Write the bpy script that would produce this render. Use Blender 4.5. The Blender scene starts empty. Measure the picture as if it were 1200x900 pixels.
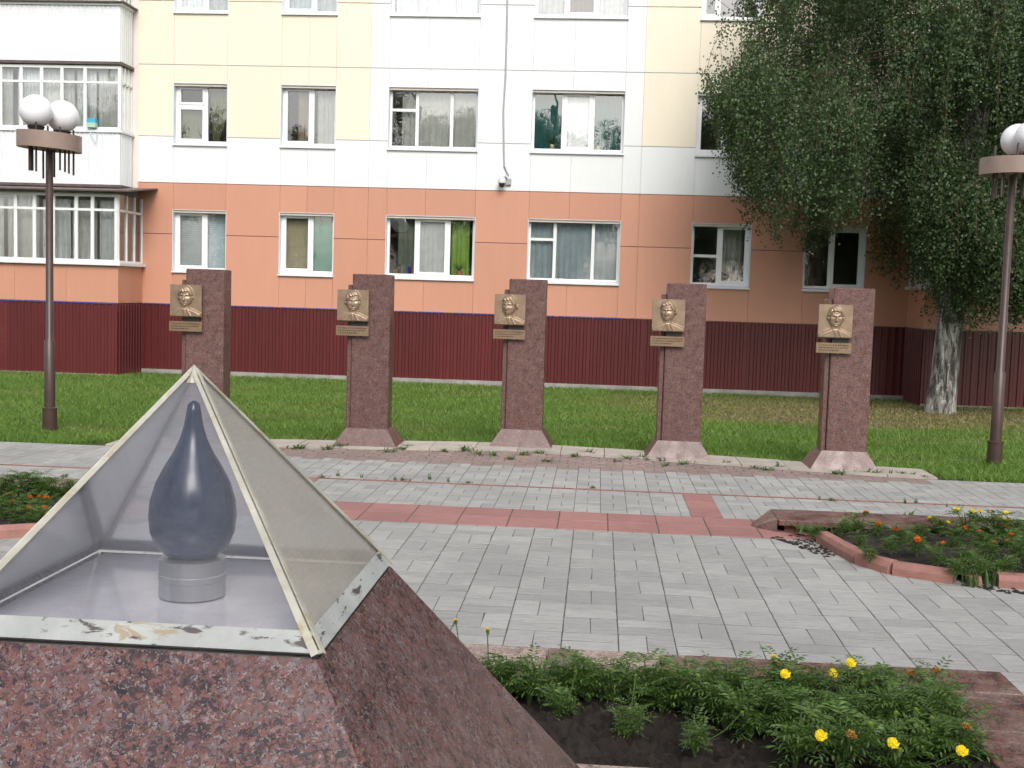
import bpy, math, random
import numpy as np
from mathutils import Matrix, Vector
random.seed(7); RNG = np.random.default_rng(7)
SC = bpy.context.scene; COL = SC.collection
R = math.radians

# ------------------------------------------------------------------ camera
FPX, PITCH, ROLL, H, YAW = 1374.87, 0.07979, 0.03038, 1.8335, 0.07225
_cp, _sp = math.cos(PITCH), math.sin(PITCH)
_F = Vector((0, _cp, -_sp)); _U0 = Vector((0, _sp, _cp)); _R0 = Vector((1, 0, 0))
_c, _s = math.cos(ROLL), math.sin(ROLL)
_R = _R0*_c + _U0*_s; _U = _U0*_c - _R0*_s
_M = Matrix.Rotation(YAW, 3, 'Z')
CF, CR, CU = _M @ _F, _M @ _R, _M @ _U
cam_data = bpy.data.cameras.new('camera'); cam = bpy.data.objects.new('camera', cam_data); COL.objects.link(cam)
cam_data.sensor_width = 36; cam_data.lens = 36*FPX/1200; cam_data.clip_start = .05; cam_data.clip_end = 2000
_m3 = Matrix((CR, CU, -CF)).transposed()
cam.matrix_world = Matrix.Translation((0, 0, H)) @ _m3.to_4x4()
SC.camera = cam
SC.render.resolution_x, SC.render.resolution_y = 1024, 768

# ------------------------------------------------------------------ light
SUN_EL, SUN_AZ = 40, 166          # soft high light from behind the camera, a little to its right
world = bpy.data.worlds.new('World'); SC.world = world; world.use_nodes = True
wn = world.node_tree; wn.nodes.clear()
sky = wn.nodes.new('ShaderNodeTexSky'); sky.sky_type = 'NISHITA'; sky.sun_disc = False
sky.sun_elevation = R(SUN_EL); sky.sun_rotation = R(SUN_AZ); sky.air_density = 1.0; sky.dust_density = 4.0; sky.ozone_density = 1.0
hs = wn.nodes.new('ShaderNodeHueSaturation'); hs.inputs['Saturation'].default_value = .38
bg = wn.nodes.new('ShaderNodeBackground'); bg.inputs[1].default_value = .14
wo = wn.nodes.new('ShaderNodeOutputWorld')
wn.links.new(sky.outputs[0], hs.inputs['Color']); wn.links.new(hs.outputs[0], bg.inputs[0]); wn.links.new(bg.outputs[0], wo.inputs[0])
sl = bpy.data.lights.new('sun', 'SUN'); sl.energy = .85; sl.angle = R(25); sl.color = (1, .96, .9)
sun = bpy.data.objects.new('sun', sl); COL.objects.link(sun)
_az = R(SUN_AZ)
sdir = Vector((math.sin(_az)*math.cos(R(SUN_EL)), math.cos(_az)*math.cos(R(SUN_EL)), math.sin(R(SUN_EL))))
sun.rotation_euler = (-sdir).to_track_quat('-Z', 'Y').to_euler()
vs = SC.view_settings; vs.view_transform = 'Standard'; vs.look = 'None'; vs.gamma = 1; vs.exposure = .55
vs.use_curve_mapping = False

# ------------------------------------------------------------------ pixels of the 1200x900 photograph to points
def ray(x, y): return CF + CR*((x-600)/FPX) - CU*((y-450)/FPX)
def G(x, y, z=0.0):
    d = ray(x, y); t = (z-H)/d.z; return Vector((d.x*t, d.y*t, z))
DW = 25.949                       # facade plane
def W(x, y, Y=DW):
    d = ray(x, y); t = Y/d.y; return (d.x*t, H+d.z*t)
def PX(X, Y, Z):
    d = Vector((X, Y, Z-H)); z = d.dot(CF); return 600+FPX*d.dot(CR)/z, 450-FPX*d.dot(CU)/z

# ------------------------------------------------------------------ materials
MATS = {}
class NT:
    def __init__(s, name):
        m = bpy.data.materials.new(name); m.use_nodes = True; s.m = m; s.t = m.node_tree; s.t.nodes.clear()
        s.out = s.n('ShaderNodeOutputMaterial'); MATS[name] = m
    def n(s, typ, **kw):
        nd = s.t.nodes.new(typ)
        for k, v in kw.items():
            if isinstance(v, tuple) and k == 'op': continue
            setattr(nd, k, v)
        return nd
    def l(s, a, b): s.t.links.new(a, b)
    def co(s, kind='Object'): return s.n('ShaderNodeTexCoord').outputs[kind]
    def map(s, vec, scale=(1, 1, 1), rot=(0, 0, 0)):
        m = s.n('ShaderNodeMapping'); m.inputs['Scale'].default_value = scale; m.inputs['Rotation'].default_value = rot
        s.l(vec, m.inputs[0]); return m.outputs[0]
    def noise(s, vec, scale, detail=4, rough=.55, dist=0):
        n = s.n('ShaderNodeTexNoise'); n.inputs['Scale'].default_value = scale; n.inputs['Detail'].default_value = detail
        n.inputs['Roughness'].default_value = rough; n.inputs['Distortion'].default_value = dist
        if vec is not None: s.l(vec, n.inputs['Vector'])
        return n
    def ramp(s, fac, stops, interp='LINEAR'):
        r = s.n('ShaderNodeValToRGB'); r.color_ramp.interpolation = interp; e = r.color_ramp.elements
        while len(e) < len(stops): e.new(.5)
        for q, (p, c) in zip(e, stops):
            q.position = p; q.color = (*c, 1) if len(c) == 3 else c
        s.l(fac, r.inputs[0]); return r.outputs[0]
    def mix(s, fac, a, b, mode='MIX'):
        m = s.n('ShaderNodeMix', data_type='RGBA', blend_type=mode)
        for v, i in ((fac, 0), (a, 6), (b, 7)):
            if hasattr(v, 'is_linked') or hasattr(v, 'node'): s.l(v, m.inputs[i])
            elif i == 0: m.inputs[0].default_value = v
            else: m.inputs[i].default_value = (*v, 1)
        return m.outputs[2]
    def math(s, op, a, b=0.0):
        m = s.n('ShaderNodeMath', operation=op)
        for i, v in enumerate((a, b)):
            if hasattr(v, 'node'): s.l(v, m.inputs[i])
            else: m.inputs[i].default_value = v
        return m.outputs[0]
    def bsdf(s, color, rough=.6, metal=0., bump=None, bstr=.3, bdist=.01, spec=.5, **kw):
        b = s.n('ShaderNodeBsdfPrincipled')
        for nm, v in (('Base Color', color), ('Roughness', rough), ('Metallic', metal), ('Specular IOR Level', spec)):
            if hasattr(v, 'node'): s.l(v, b.inputs[nm])
            elif nm == 'Base Color': b.inputs[nm].default_value = (*v, 1)
            else: b.inputs[nm].default_value = v
        for k, v in kw.items(): b.inputs[k].default_value = v
        if bump is not None:
            bn = s.n('ShaderNodeBump'); bn.inputs['Strength'].default_value = bstr; bn.inputs['Distance'].default_value = bdist
            s.l(bump, bn.inputs['Height']); s.l(bn.outputs[0], b.inputs['Normal'])
        s.l(b.outputs[0], s.out.inputs[0]); s.b = b; return b

def sc(c, k): return tuple(min(1, v*k) for v in c)
def plain(name, col, rough=.6, var=.12, scale=3., bump=0., metal=0., rnd=0., spec=.5, streak=False, fine=0.):
    t = NT(name); co = t.co()
    if streak: co2 = t.map(co, (1, 1, .12))
    else: co2 = co
    n = t.noise(co2, scale, 6, .6)
    c = t.ramp(n.outputs[0], [(.3, sc(col, 1-var)), (.7, sc(col, 1+var))])
    if fine:
        n2 = t.noise(co, scale*22, 3, .6)
        c = t.mix(1., c, t.ramp(n2.outputs[0], [(.3, (1-fine,)*3), (.7, (1, 1, 1))]), 'MULTIPLY')
    if rnd:
        oi = t.n('ShaderNodeObjectInfo'); c = t.mix(1., c, t.ramp(oi.outputs['Random'], [(0, (1-rnd,)*3), (1, (1, 1, 1))]), 'MULTIPLY')
    bn = t.noise(co, scale*14, 4).outputs[0] if bump else None
    t.bsdf(c, rough, metal, bn, bump or .1, .006, spec); return t.m

def granite(name, scale, cols, rough=.22, bump=.0, dirt=.0, rnd=0., spec=.4, big=1.5, fleck=.9):
    t = NT(name); co = t.co()
    nd = t.noise(co, scale*.6, 3); wob = t.mix(.045 if scale < 120 else .02, co, nd.outputs['Color'], 'ADD')
    v = t.n('ShaderNodeTexVoronoi'); v.inputs['Scale'].default_value = scale; t.l(wob, v.inputs['Vector'])
    sep = t.n('ShaderNodeSeparateColor'); t.l(v.outputs['Color'], sep.inputs[0])
    bign = t.noise(co, scale*.13, 4)
    f = t.math('ADD', t.math('MULTIPLY', sep.outputs[0], .62), t.math('MULTIPLY', t.math('SUBTRACT', bign.outputs[0], .5), big))
    f = t.math('ADD', f, .19)
    c = t.ramp(f, cols, 'LINEAR')
    v2 = t.n('ShaderNodeTexVoronoi'); v2.inputs['Scale'].default_value = scale*1.9; t.l(wob, v2.inputs['Vector'])
    s2 = t.n('ShaderNodeSeparateColor'); t.l(v2.outputs['Color'], s2.inputs[0])
    c = t.mix(t.ramp(s2.outputs[1], [(fleck, (0,)*3), (fleck+.05, (.75,)*3)]), c, (.27, .255, .26))
    c = t.mix(t.ramp(s2.outputs[2], [(.84, (0,)*3), (.88, (.85,)*3)]), c, (.03, .025, .03))
    if rnd:
        oi = t.n('ShaderNodeObjectInfo'); c = t.mix(1., c, t.ramp(oi.outputs['Random'], [(0, (1-rnd,)*3), (1, (1, 1, 1))]), 'MULTIPLY')
    if dirt:
        dn = t.noise(co, 2.5, 7, .65); c = t.mix(t.ramp(dn.outputs[0], [(.4, (0,)*3), (.75, (dirt,)*3)]), c, (.3, .26, .22))
    rn = t.noise(co, 6, 5); rr = t.ramp(rn.outputs[0], [(.3, (rough*.7,)*3), (.7, (rough*1.5,)*3)])
    t.bsdf(c, rr, 0, v.outputs['Distance'] if bump else None, bump or .1, .003, spec)
    return t.m

RED = [(.0, (.024, .017, .018)), (.28, (.07, .032, .03)), (.42, (.17, .056, .045)), (.6, (.22, .085, .07)), (.75, (.15, .09, .082)), (.95, (.27, .18, .165))]
granite('granite_near', 105, [(.0, (.022, .018, .025)), (.27, (.07, .047, .054)), (.4, (.15, .068, .062)), (.56, (.2, .092, .08)), (.7, (.13, .09, .1)), (.98, (.22, .175, .185))], .24, spec=.3, big=1.25, fleck=.87)
granite('granite_pillar', 150, [(.0, (.04, .028, .028)), (.25, (.07, .038, .034)), (.42, (.15, .062, .05)), (.6, (.2, .09, .074)), (.78, (.15, .095, .085)), (.95, (.28, .21, .195))], .3, rnd=.15, big=.9, fleck=.84)
granite('granite_slab', 75, RED, .35, dirt=.45, rnd=.25)
granite('granite_pale', 75, [(.0, (.1, .07, .07)), (.3, (.3, .2, .18)), (.6, (.42, .31, .27)), (1., (.5, .4, .36))], .5, dirt=.6)

plain('panel_orange', (.60, .295, .2), .42, .09, 1.1, rnd=.1, fine=.04, streak=True)
plain('panel_white', (.79, .81, .82), .4, .05, 1.1, rnd=.04, fine=.03, streak=True)
plain('panel_yellow', (.82, .745, .6), .42, .05, 1.1, rnd=.05, fine=.03, streak=True)
plain('wall_backing', (.74, .66, .6), .8, .05)
plain('joint_dark', (.16, .06, .06), .6)
plain('joint_grey', (.28, .28, .29), .6)
plain('plinth_sheet', (.12, .019, .021), .38, .2, 1.6, rnd=.2, streak=True, fine=.08)
plain('blue_film', (.05, .06, .25), .5)
plain('concrete', (.33, .32, .3), .9, .25, 3, .4, fine=.2)
plain('white_sheet', (.74, .77, .79), .38, .07, 1.5, streak=True, fine=.05)
plain('white_paint', (.78, .8, .8), .4, .05, 4, fine=.05)
plain('white_plastic', (.82, .83, .84), .28, .02, 4)
plain('sill_metal', (.74, .77, .8), .35, .05, 3)
plain('reveal_metal', (.62, .68, .74), .4, .05, 3)
plain('old_wood', (.22, .13, .09), .6, .3, 6, streak=True)
plain('awning_metal', (.1, .075, .07), .5, .3, 5)
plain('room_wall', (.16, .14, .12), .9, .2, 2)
plain('brown_paint', (.07, .042, .036), .38, .2, 7, fine=.12)
plain('drum_paint', (.3, .22, .185), .4, .1, 6, fine=.1)
plain('globe_plastic', (.86, .87, .9), .18, .01, 3)
plain('dark_plastic', (.03, .03, .03), .4)
plain('soil', (.026, .018, .014), .95, .5, 12, 1., fine=.5)
plain('ground_earth', (.075, .085, .035), .95, .4, 2.5, .6, fine=.3)
plain('joint_sand', (.105, .1, .09), .95, .35, 6, .5, fine=.3)
plain('kerb_pink', (.38, .185, .155), .8, .2, 7, .5, rnd=.15, fine=.15)
plain('kerb_stone', (.47, .42, .37), .85, .15, 5, .4, rnd=.1, fine=.12)
plain('brick_rough', (.34, .16, .125), .9, .4, 14, 1., fine=.3)
plain('grey_cable', (.35, .36, .37), .5)
plain('camera_shell', (.62, .63, .64), .3)
plain('terracotta', (.4, .12, .06), .7)
plain('clay_pot', (.55, .48, .35), .7)
plain('stem_green', (.07, .12, .03), .7, .2, 20)
plain('stem_brown', (.1, .06, .04), .8, .2, 20)
for nm, c in (('curtain_white', (.8, .82, .82)), ('curtain_lace', (.7, .7, .66)), ('curtain_teal', (.05, .2, .19)), ('curtain_olive', (.25, .27, .13)),
              ('curtain_green', (.22, .36, .06)), ('curtain_grey', (.55, .63, .67)), ('blind_tan', (.42, .36, .24)), ('blind_mint', (.16, .5, .38)),
              ('blind_white', (.8, .84, .86)), ('curtain_beige', (.42, .33, .22)), ('sheet_bright', (.9, .9, .9)), ('curtain_brown', (.15, .09, .08)), ('curtain_sage', (.26, .3, .24)),
              ('box_blue', (.04, .07, .45)), ('box_orange', (.65, .2, .03)), ('box_cyan', (.06, .4, .6)), ('box_mint', (.4, .6, .45))):
    plain(nm, c, .85, .1, 5, fine=.1)

def glass_mat(name, refl, tint=(.93, .96, .96), rough=.0):
    t = NT(name); fr = t.n('ShaderNodeFresnel'); fr.inputs[0].default_value = 1.5
    tr = t.n('ShaderNodeBsdfTransparent'); tr.inputs[0].default_value = (*tint, 1)
    gl = t.n('ShaderNodeBsdfGlossy'); gl.inputs['Roughness'].default_value = rough
    n = t.noise(t.co(), 1.3, 2); bn = t.n('ShaderNodeBump'); bn.inputs['Strength'].default_value = .06; bn.inputs['Distance'].default_value = .05
    t.l(n.outputs[0], bn.inputs['Height']); t.l(bn.outputs[0], gl.inputs['Normal'])
    mx = t.n('ShaderNodeMixShader'); f = t.math('ADD', t.math('MULTIPLY', fr.outputs[0], 1.0), refl)
    t.l(f, mx.inputs[0]); t.l(tr.outputs[0], mx.inputs[1]); t.l(gl.outputs[0], mx.inputs[2]); t.l(mx.outputs[0], t.out.inputs[0])
glass_mat('window_glass', .2)

def plexi(name, h0, h1, col):
    t = NT(name); co = t.co()
    sc1 = t.noise(t.map(co, (3, 3, 60), (0, .5, .3)), 5, 5, .7); sc2 = t.noise(co, 5, 7, .7); sc3 = t.noise(t.map(co, (40, 40, 4), (.3, .2, .8)), 6, 4, .7)
    k = t.math('ADD', t.math('MULTIPLY', sc1.outputs[0], .4), t.math('MULTIPLY', sc2.outputs[0], .6)); k = t.math('MULTIPLY', k, t.ramp(sc3.outputs[0], [(.3, (.8,)*3), (.7, (1.15,)*3)]))
    hz = t.ramp(k, [(.36, (h0,)*3), (.64, (h1,)*3)])
    tr = t.n('ShaderNodeBsdfTransparent'); tr.inputs[0].default_value = (.95, .955, .98, 1)
    df = t.n('ShaderNodeBsdfDiffuse'); df.inputs[0].default_value = (*col, 1)
    tl = t.n('ShaderNodeBsdfTranslucent'); tl.inputs[0].default_value = (*col, 1)
    m0 = t.n('ShaderNodeMixShader'); m0.inputs[0].default_value = .5; t.l(df.outputs[0], m0.inputs[1]); t.l(tl.outputs[0], m0.inputs[2])
    m1 = t.n('ShaderNodeMixShader'); t.l(hz, m1.inputs[0]); t.l(tr.outputs[0], m1.inputs[1]); t.l(m0.outputs[0], m1.inputs[2])
    gl = t.n('ShaderNodeBsdfGlossy'); gl.inputs['Roughness'].default_value = .1
    fr = t.n('ShaderNodeFresnel'); fr.inputs[0].default_value = 1.45
    m2 = t.n('ShaderNodeMixShader'); t.l(t.math('MULTIPLY', fr.outputs[0], .9), m2.inputs[0]); t.l(m1.outputs[0], m2.inputs[1]); t.l(gl.outputs[0], m2.inputs[2])
    t.l(m2.outputs[0], t.out.inputs[0])
plexi('plexi_clear', .07, .17, (.7, .74, .84)); plexi('plexi_milky', .68, .9, (.88, .88, .92)); plexi('plexi_beige', .6, .85, (.76, .71, .62))  # haze and tint per pane: clear, milky, beige

def frame_paint():
    t = NT('frame_paint'); co = t.co()
    n = t.noise(co, 9, 6, .6); c = t.ramp(n.outputs[0], [(.3, (.36, .35, .29)), (.65, (.54, .53, .46))])
    y = t.noise(t.map(co, (1, 1, 2)), 14, 5, .7, 1.0); c = t.mix(t.ramp(y.outputs[0], [(.52, (0,)*3), (.7, (.75,)*3)]), c, (.36, .28, .12))
    t.bsdf(c, .45, 0, n.outputs[0], .15, .004)
    t = NT('frame_peeling'); co = t.co()
    n = t.noise(co, 9, 6, .6); c = t.ramp(n.outputs[0], [(.3, (.33, .35, .345)), (.65, (.48, .5, .49))])
    y = t.noise(t.map(co, (1, 1, 3)), 10, 5, .65, .8); c = t.mix(t.ramp(y.outputs[0], [(.6, (0,)*3), (.66, (.8,)*3)]), c, (.34, .27, .16))
    k = t.noise(t.map(co, (1, 1, 4)), 12, 5, .6, .6); c = t.mix(t.ramp(k.outputs[0], [(.57, (0,)*3), (.61, (1,)*3)]), c, (.09, .08, .075))
    t.bsdf(c, .45, 0, y.outputs[0], .3, .003)
frame_paint()

def flame_mat():
    t = NT('flame_glass'); co = t.co(); n = t.noise(co, 8, 4)
    c = t.ramp(n.outputs[0], [(.3, (.001, .01, .04)), (.7, (.002, .015, .055))])
    t.bsdf(c, .2, 0)
    t = NT('steel_worn'); n = t.noise(t.map(t.co(), (1, 1, .2)), 20, 4)
    t.bsdf(t.ramp(n.outputs[0], [(.3, (.34, .35, .37)), (.7, (.55, .55, .56))]), .3, .75)
    t = NT('bronze'); co = t.co(); n = t.noise(co, 9, 6, .6)
    oi = t.n('ShaderNodeObjectInfo')
    c = t.ramp(n.outputs[0], [(.3, (.26, .185, .125)), (.7, (.4, .295, .205))])
    t.bsdf(c, .4, .5, t.noise(co, 120, 3).outputs[0], .12, .002)
    t = NT('bronze_plate'); co = t.co(); n = t.noise(t.map(co, (1, 1, 9)), 6, 6, .6)
    c = t.ramp(n.outputs[0], [(.3, (.2, .135, .085)), (.7, (.33, .235, .15))])
    t.bsdf(c, .45, .45)
    plain('bronze_dark', (.06, .04, .03), .6)
flame_mat()

def paver_mat(name, base, island, tint=.15, var=.42):
    t = NT(name); co = t.co()
    if island: g = t.n('ShaderNodeNewGeometry').outputs['Random Per Island']
    else: g = t.n('ShaderNodeObjectInfo').outputs['Random']
    geo = t.n('ShaderNodeNewGeometry').outputs['Position']
    c = t.ramp(g, [(0, sc(base, 1-tint)), (.55, base), (1, sc(base, 1+tint*.7))])
    n = t.noise(t.map(geo, (1, 5, 5)), 7, 6, .7); c = t.mix(.55, c, t.ramp(n.outputs[0], [(.25, (1-var*1.6,)*3), (.75, (1+var*.3,)*3)]), 'MULTIPLY')
    d = t.noise(geo, .9, 6, .6); c = t.mix(t.ramp(d.outputs[0], [(.45, (0,)*3), (.7, (.7,)*3)]), c, sc(base, .62))
    n2 = t.noise(geo, 60, 3); c = t.mix(.5, c, t.ramp(n2.outputs[0], [(.3, (.75,)*3), (.6, (1,)*3)]), 'MULTIPLY')
    t.bsdf(c, .8, 0, n.outputs[0], .5, .006)
GREY = (.43, .428, .415)
paver_mat('paver_grey', GREY, False); paver_mat('paver_grey_far', GREY, True)
paver_mat('paver_pink', (.33, .245, .225), True); paver_mat('paver_red', (.42, .205, .19), False, .1)

def leaf_mat(name, c0, c1, trans=.3, rough=.5):
    t = NT(name); g = t.n('ShaderNodeNewGeometry').outputs['Random Per Island']
    c = t.ramp(g, [(0, c0), (1, c1)])
    b = t.n('ShaderNodeBsdfPrincipled'); t.l(c, b.inputs['Base Color']); b.inputs['Roughness'].default_value = rough
    tl = t.n('ShaderNodeBsdfTranslucent'); t.l(t.mix(1., c, (1.1, 1.3, .5), 'MULTIPLY'), tl.inputs[0])
    mx = t.n('ShaderNodeMixShader'); mx.inputs[0].default_value = trans
    t.l(b.outputs[0], mx.inputs[1]); t.l(tl.outputs[0], mx.inputs[2]); t.l(mx.outputs[0], t.out.inputs[0]); return t
leaf_mat('birch_leaf', (.028, .06, .024), (.1, .155, .06), .3)
leaf_mat('marigold_leaf', (.045, .095, .02), (.15, .25, .06), .35)
leaf_mat('weed_leaf', (.05, .1, .025), (.11, .19, .05), .3)
leaf_mat('shrub_leaf', (.09, .08, .03), (.2, .15, .05), .3)
leaf_mat('petal_yellow', (.85, .64, .008), (.95, .8, .03), .2)
leaf_mat('petal_orange', (.62, .11, .01), (.8, .2, .015), .2)
leaf_mat('petal_faded', (.3, .15, .03), (.45, .26, .05), .2)
leaf_mat('bud_green', (.2, .3, .03), (.35, .42, .04), .2)
def grass_mat():
    t = leaf_mat('grass_blade', (.08, .16, .024), (.25, .38, .085), .35)
    # dry, thin patches under the birch and lush patches elsewhere
    nt = t.t; ramp = [n for n in nt.nodes if n.type == 'VALTORGB'][0]
    geo = t.n('ShaderNodeNewGeometry').outputs['Position']
    at = t.n('ShaderNodeAttribute', attribute_name='dry')
    pn = t.noise(geo, .8, 4); lush = t.mix(t.ramp(pn.outputs[0], [(.38, (0,)*3), (.66, (.75,)*3)]), ramp.outputs[0], (.11, .2, .035))
    c = t.mix(at.outputs['Fac'], lush, (.34, .25, .12))
    for n in nt.nodes:
        if n.type == 'BSDF_PRINCIPLED': t.l(c, n.inputs['Base Color'])
grass_mat()
def bark_mat():
    t = NT('birch_bark'); co = t.co()
    n = t.noise(t.map(co, (5, 5, 1.1)), 2.2, 7, .68, .6); m = t.noise(t.map(co, (2, 2, 12)), 3, 5, .6)
    c = t.ramp(n.outputs[0], [(.42, (.05, .045, .04)), (.51, (.24, .23, .21)), (.62, (.58, .56, .53))])
    c = t.mix(t.ramp(m.outputs[0], [(.6, (0,)*3), (.68, (.8,)*3)]), c, (.07, .06, .055))
    t.bsdf(c, .85, 0, n.outputs[0], .8, .04)
bark_mat()

# ------------------------------------------------------------------ mesh helpers
ORD = 'first second third fourth fifth sixth seventh eighth ninth tenth eleventh twelfth thirteenth fourteenth fifteenth sixteenth seventeenth eighteenth nineteenth twentieth'.split()
def tag(o, label=None, cat=None, group=None, kind=None):
    for k, v in (('label', label), ('category', cat), ('group', group), ('kind', kind)):
        if v: o[k] = v
    return o
def empty(name, loc=(0, 0, 0), label=None, cat=None, group=None):
    o = bpy.data.objects.new(name, None); COL.objects.link(o); o.location = loc; o.empty_display_size = .1
    return tag(o, label, cat, group)
def wloc(o):
    v = Vector((0, 0, 0))
    while o: v += o.location; o = o.parent
    return v
def link(name, me, mat, parent=None, loc=(0, 0, 0), smooth=False):
    o = bpy.data.objects.new(name, me); COL.objects.link(o)
    if mat and not me.materials: me.materials.append(MATS[mat])
    o.location = loc
    if parent: o.parent = parent
    if smooth: me.shade_smooth()
    return o
def mesh_np(name, V, F):
    V = np.asarray(V, np.float32); F = np.asarray(F, np.int32); me = bpy.data.meshes.new(name); k = F.shape[1]
    me.vertices.add(len(V)); me.vertices.foreach_set('co', V.ravel())
    me.loops.add(F.size); me.loops.foreach_set('vertex_index', F.ravel())
    me.polygons.add(len(F)); me.polygons.foreach_set('loop_start', np.arange(0, F.size, k, dtype=np.int32))
    me.update(calc_edges=True); me.validate(); return me

class MB:
    def __init__(s): s.v = []; s.f = []
    def add(s, vs, fs):
        o = len(s.v); s.v += [tuple(v) for v in vs]; s.f += [tuple(i+o for i in f) for f in fs]; return s
    def box(s, x0, x1, y0, y1, z0, z1):
        return s.add([(x0,y0,z0),(x1,y0,z0),(x1,y1,z0),(x0,y1,z0),(x0,y0,z1),(x1,y0,z1),(x1,y1,z1),(x0,y1,z1)],
                     [(0,3,2,1),(4,5,6,7),(0,1,5,4),(1,2,6,5),(2,3,7,6),(3,0,4,7)])
    def cbox(s, x0, x1, y0, y1, z0, z1, c=.01):
        """box whose top and upright edges are chamfered"""
        def ring(i, z, k=c):
            a0, a1, b0, b1 = x0+i, x1-i, y0+i, y1-i
            return [(a0+k,b0,z),(a1-k,b0,z),(a1,b0+k,z),(a1,b1-k,z),(a1-k,b1,z),(a0+k,b1,z),(a0,b1-k,z),(a0,b0+k,z)]
        o = len(s.v); s.v += ring(0, z0)+ring(0, z1-c)+ring(c, z1)
        for r in range(2):
            for i in range(8):
                j = (i+1) % 8; s.f.append((o+r*8+i, o+r*8+j, o+r*8+8+j, o+r*8+8+i))
        s.f.append(tuple(o+16+i for i in range(8))); s.f.append(tuple(o+7-i for i in range(8))); return s
    def frust(s, b, t, z0, z1):
        """b, t = (x0,x1,y0,y1) at z0 and z1"""
        q = lambda a, z: [(a[0],a[2],z),(a[1],a[2],z),(a[1],a[3],z),(a[0],a[3],z)]
        return s.add(q(b, z0)+q(t, z1), [(0,3,2,1),(4,5,6,7),(0,1,5,4),(1,2,6,5),(2,3,7,6),(3,0,4,7)])
    def prism(s, poly, z0, z1):
        n = len(poly); o = len(s.v)
        s.v += [(p[0], p[1], z0) for p in poly]+[(p[0], p[1], z1) for p in poly]
        s.f.append(tuple(o+n+i for i in range(n))); s.f.append(tuple(o+n-1-i for i in range(n)))
        for i in range(n):
            j = (i+1) % n; s.f.append((o+i, o+j, o+n+j, o+n+i))
        return s
    def lathe(s, prof, seg=24, c=(0, 0, 0)):
        o = len(s.v)
        for r, z in prof:
            for i in range(seg):
                a = 2*math.pi*i/seg; s.v.append((c[0]+r*math.cos(a), c[1]+r*math.sin(a), c[2]+z))
        for k in range(len(prof)-1):
            for i in range(seg):
                j = (i+1) % seg; s.f.append((o+k*seg+i, o+k*seg+j, o+(k+1)*seg+j, o+(k+1)*seg+i))
        s.f.append(tuple(o+seg-1-i for i in range(seg))); s.f.append(tuple(o+(len(prof)-1)*seg+i for i in range(seg))); return s
    def tube(s, pts, rad, seg=8):
        pts = [Vector(p) for p in pts]; n = len(pts)
        if not hasattr(rad, '__len__'): rad = [rad]*n
        o = len(s.v); up = Vector((0, 0, 1))
        for k, p in enumerate(pts):
            d = (pts[min(k+1, n-1)]-pts[max(k-1, 0)]).normalized()
            a = d.cross(up) if abs(d.z) < .95 else d.cross(Vector((0, 1, 0))); a.normalize(); b = a.cross(d)
            for i in range(seg):
                t = 2*math.pi*i/seg; s.v.append(tuple(p+(a*math.cos(t)+b*math.sin(t))*rad[k]))
        for k in range(n-1):
            for i in range(seg):
                j = (i+1) % seg; s.f.append((o+k*seg+i, o+k*seg+j, o+(k+1)*seg+j, o+(k+1)*seg+i))
        s.f.append(tuple(o+seg-1-i for i in range(seg))); s.f.append(tuple(o+(n-1)*seg+i for i in range(seg))); return s
    def mesh(s, name, off=(0, 0, 0)):
        me = bpy.data.meshes.new(name); ox, oy, oz = off
        me.from_pydata([(x-ox, y-oy, z-oz) for x, y, z in s.v], [], s.f)
        import bmesh as bm_
        b = bm_.new(); b.from_mesh(me); bm_.ops.recalc_face_normals(b, faces=b.faces); b.to_mesh(me); b.free()
        return me
    def build(s, name, mat, parent=None, smooth=False, at=None):
        """verts are world coordinates; the object's origin is put at `at` (default: bounding box base)"""
        xs = np.array(s.v); lo, hi = xs.min(0), xs.max(0)
        a = Vector(at) if at is not None else Vector(((lo[0]+hi[0])/2, (lo[1]+hi[1])/2, lo[2]))
        me = s.mesh(name, a)
        if smooth:
            me.shade_smooth()
            try: me.set_sharp_from_angle(angle=R(40))
            except Exception: pass
        return link(name, me, mat, parent, a-(wloc(parent) if parent else Vector((0, 0, 0))))
def copy_tree(o, parent=None):
    c = o.copy(); COL.objects.link(c); c.parent = parent
    for ch in o.children: copy_tree(ch, c)
    return c
def box(name, mat, parent, *a): return MB().box(*a).build(name, mat, parent)

# ------------------------------------------------------------------ ground
def gz(Y):
    return 0. if Y < 13 else max(-.27, -.27*(Y-13)/12.7)
xs = [-300, -60, -30, -20, -14, -10, -6, -2, 2, 6, 10, 14, 20, 30, 60, 300]; ys = [-300, -60, -20, -5, 5, 11.5, 13, 15, 17, 19, 21, 23, 25.7, 40, 300]
V = [(x, y, gz(y)-.03) for y in ys for x in xs]; nx = len(xs)
F = [(j*nx+i, j*nx+i+1, (j+1)*nx+i+1, (j+1)*nx+i) for j in range(len(ys)-1) for i in range(nx-1)]
g = link('ground', mesh_np('ground', V, F), 'ground_earth'); tag(g, kind='structure')

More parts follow.
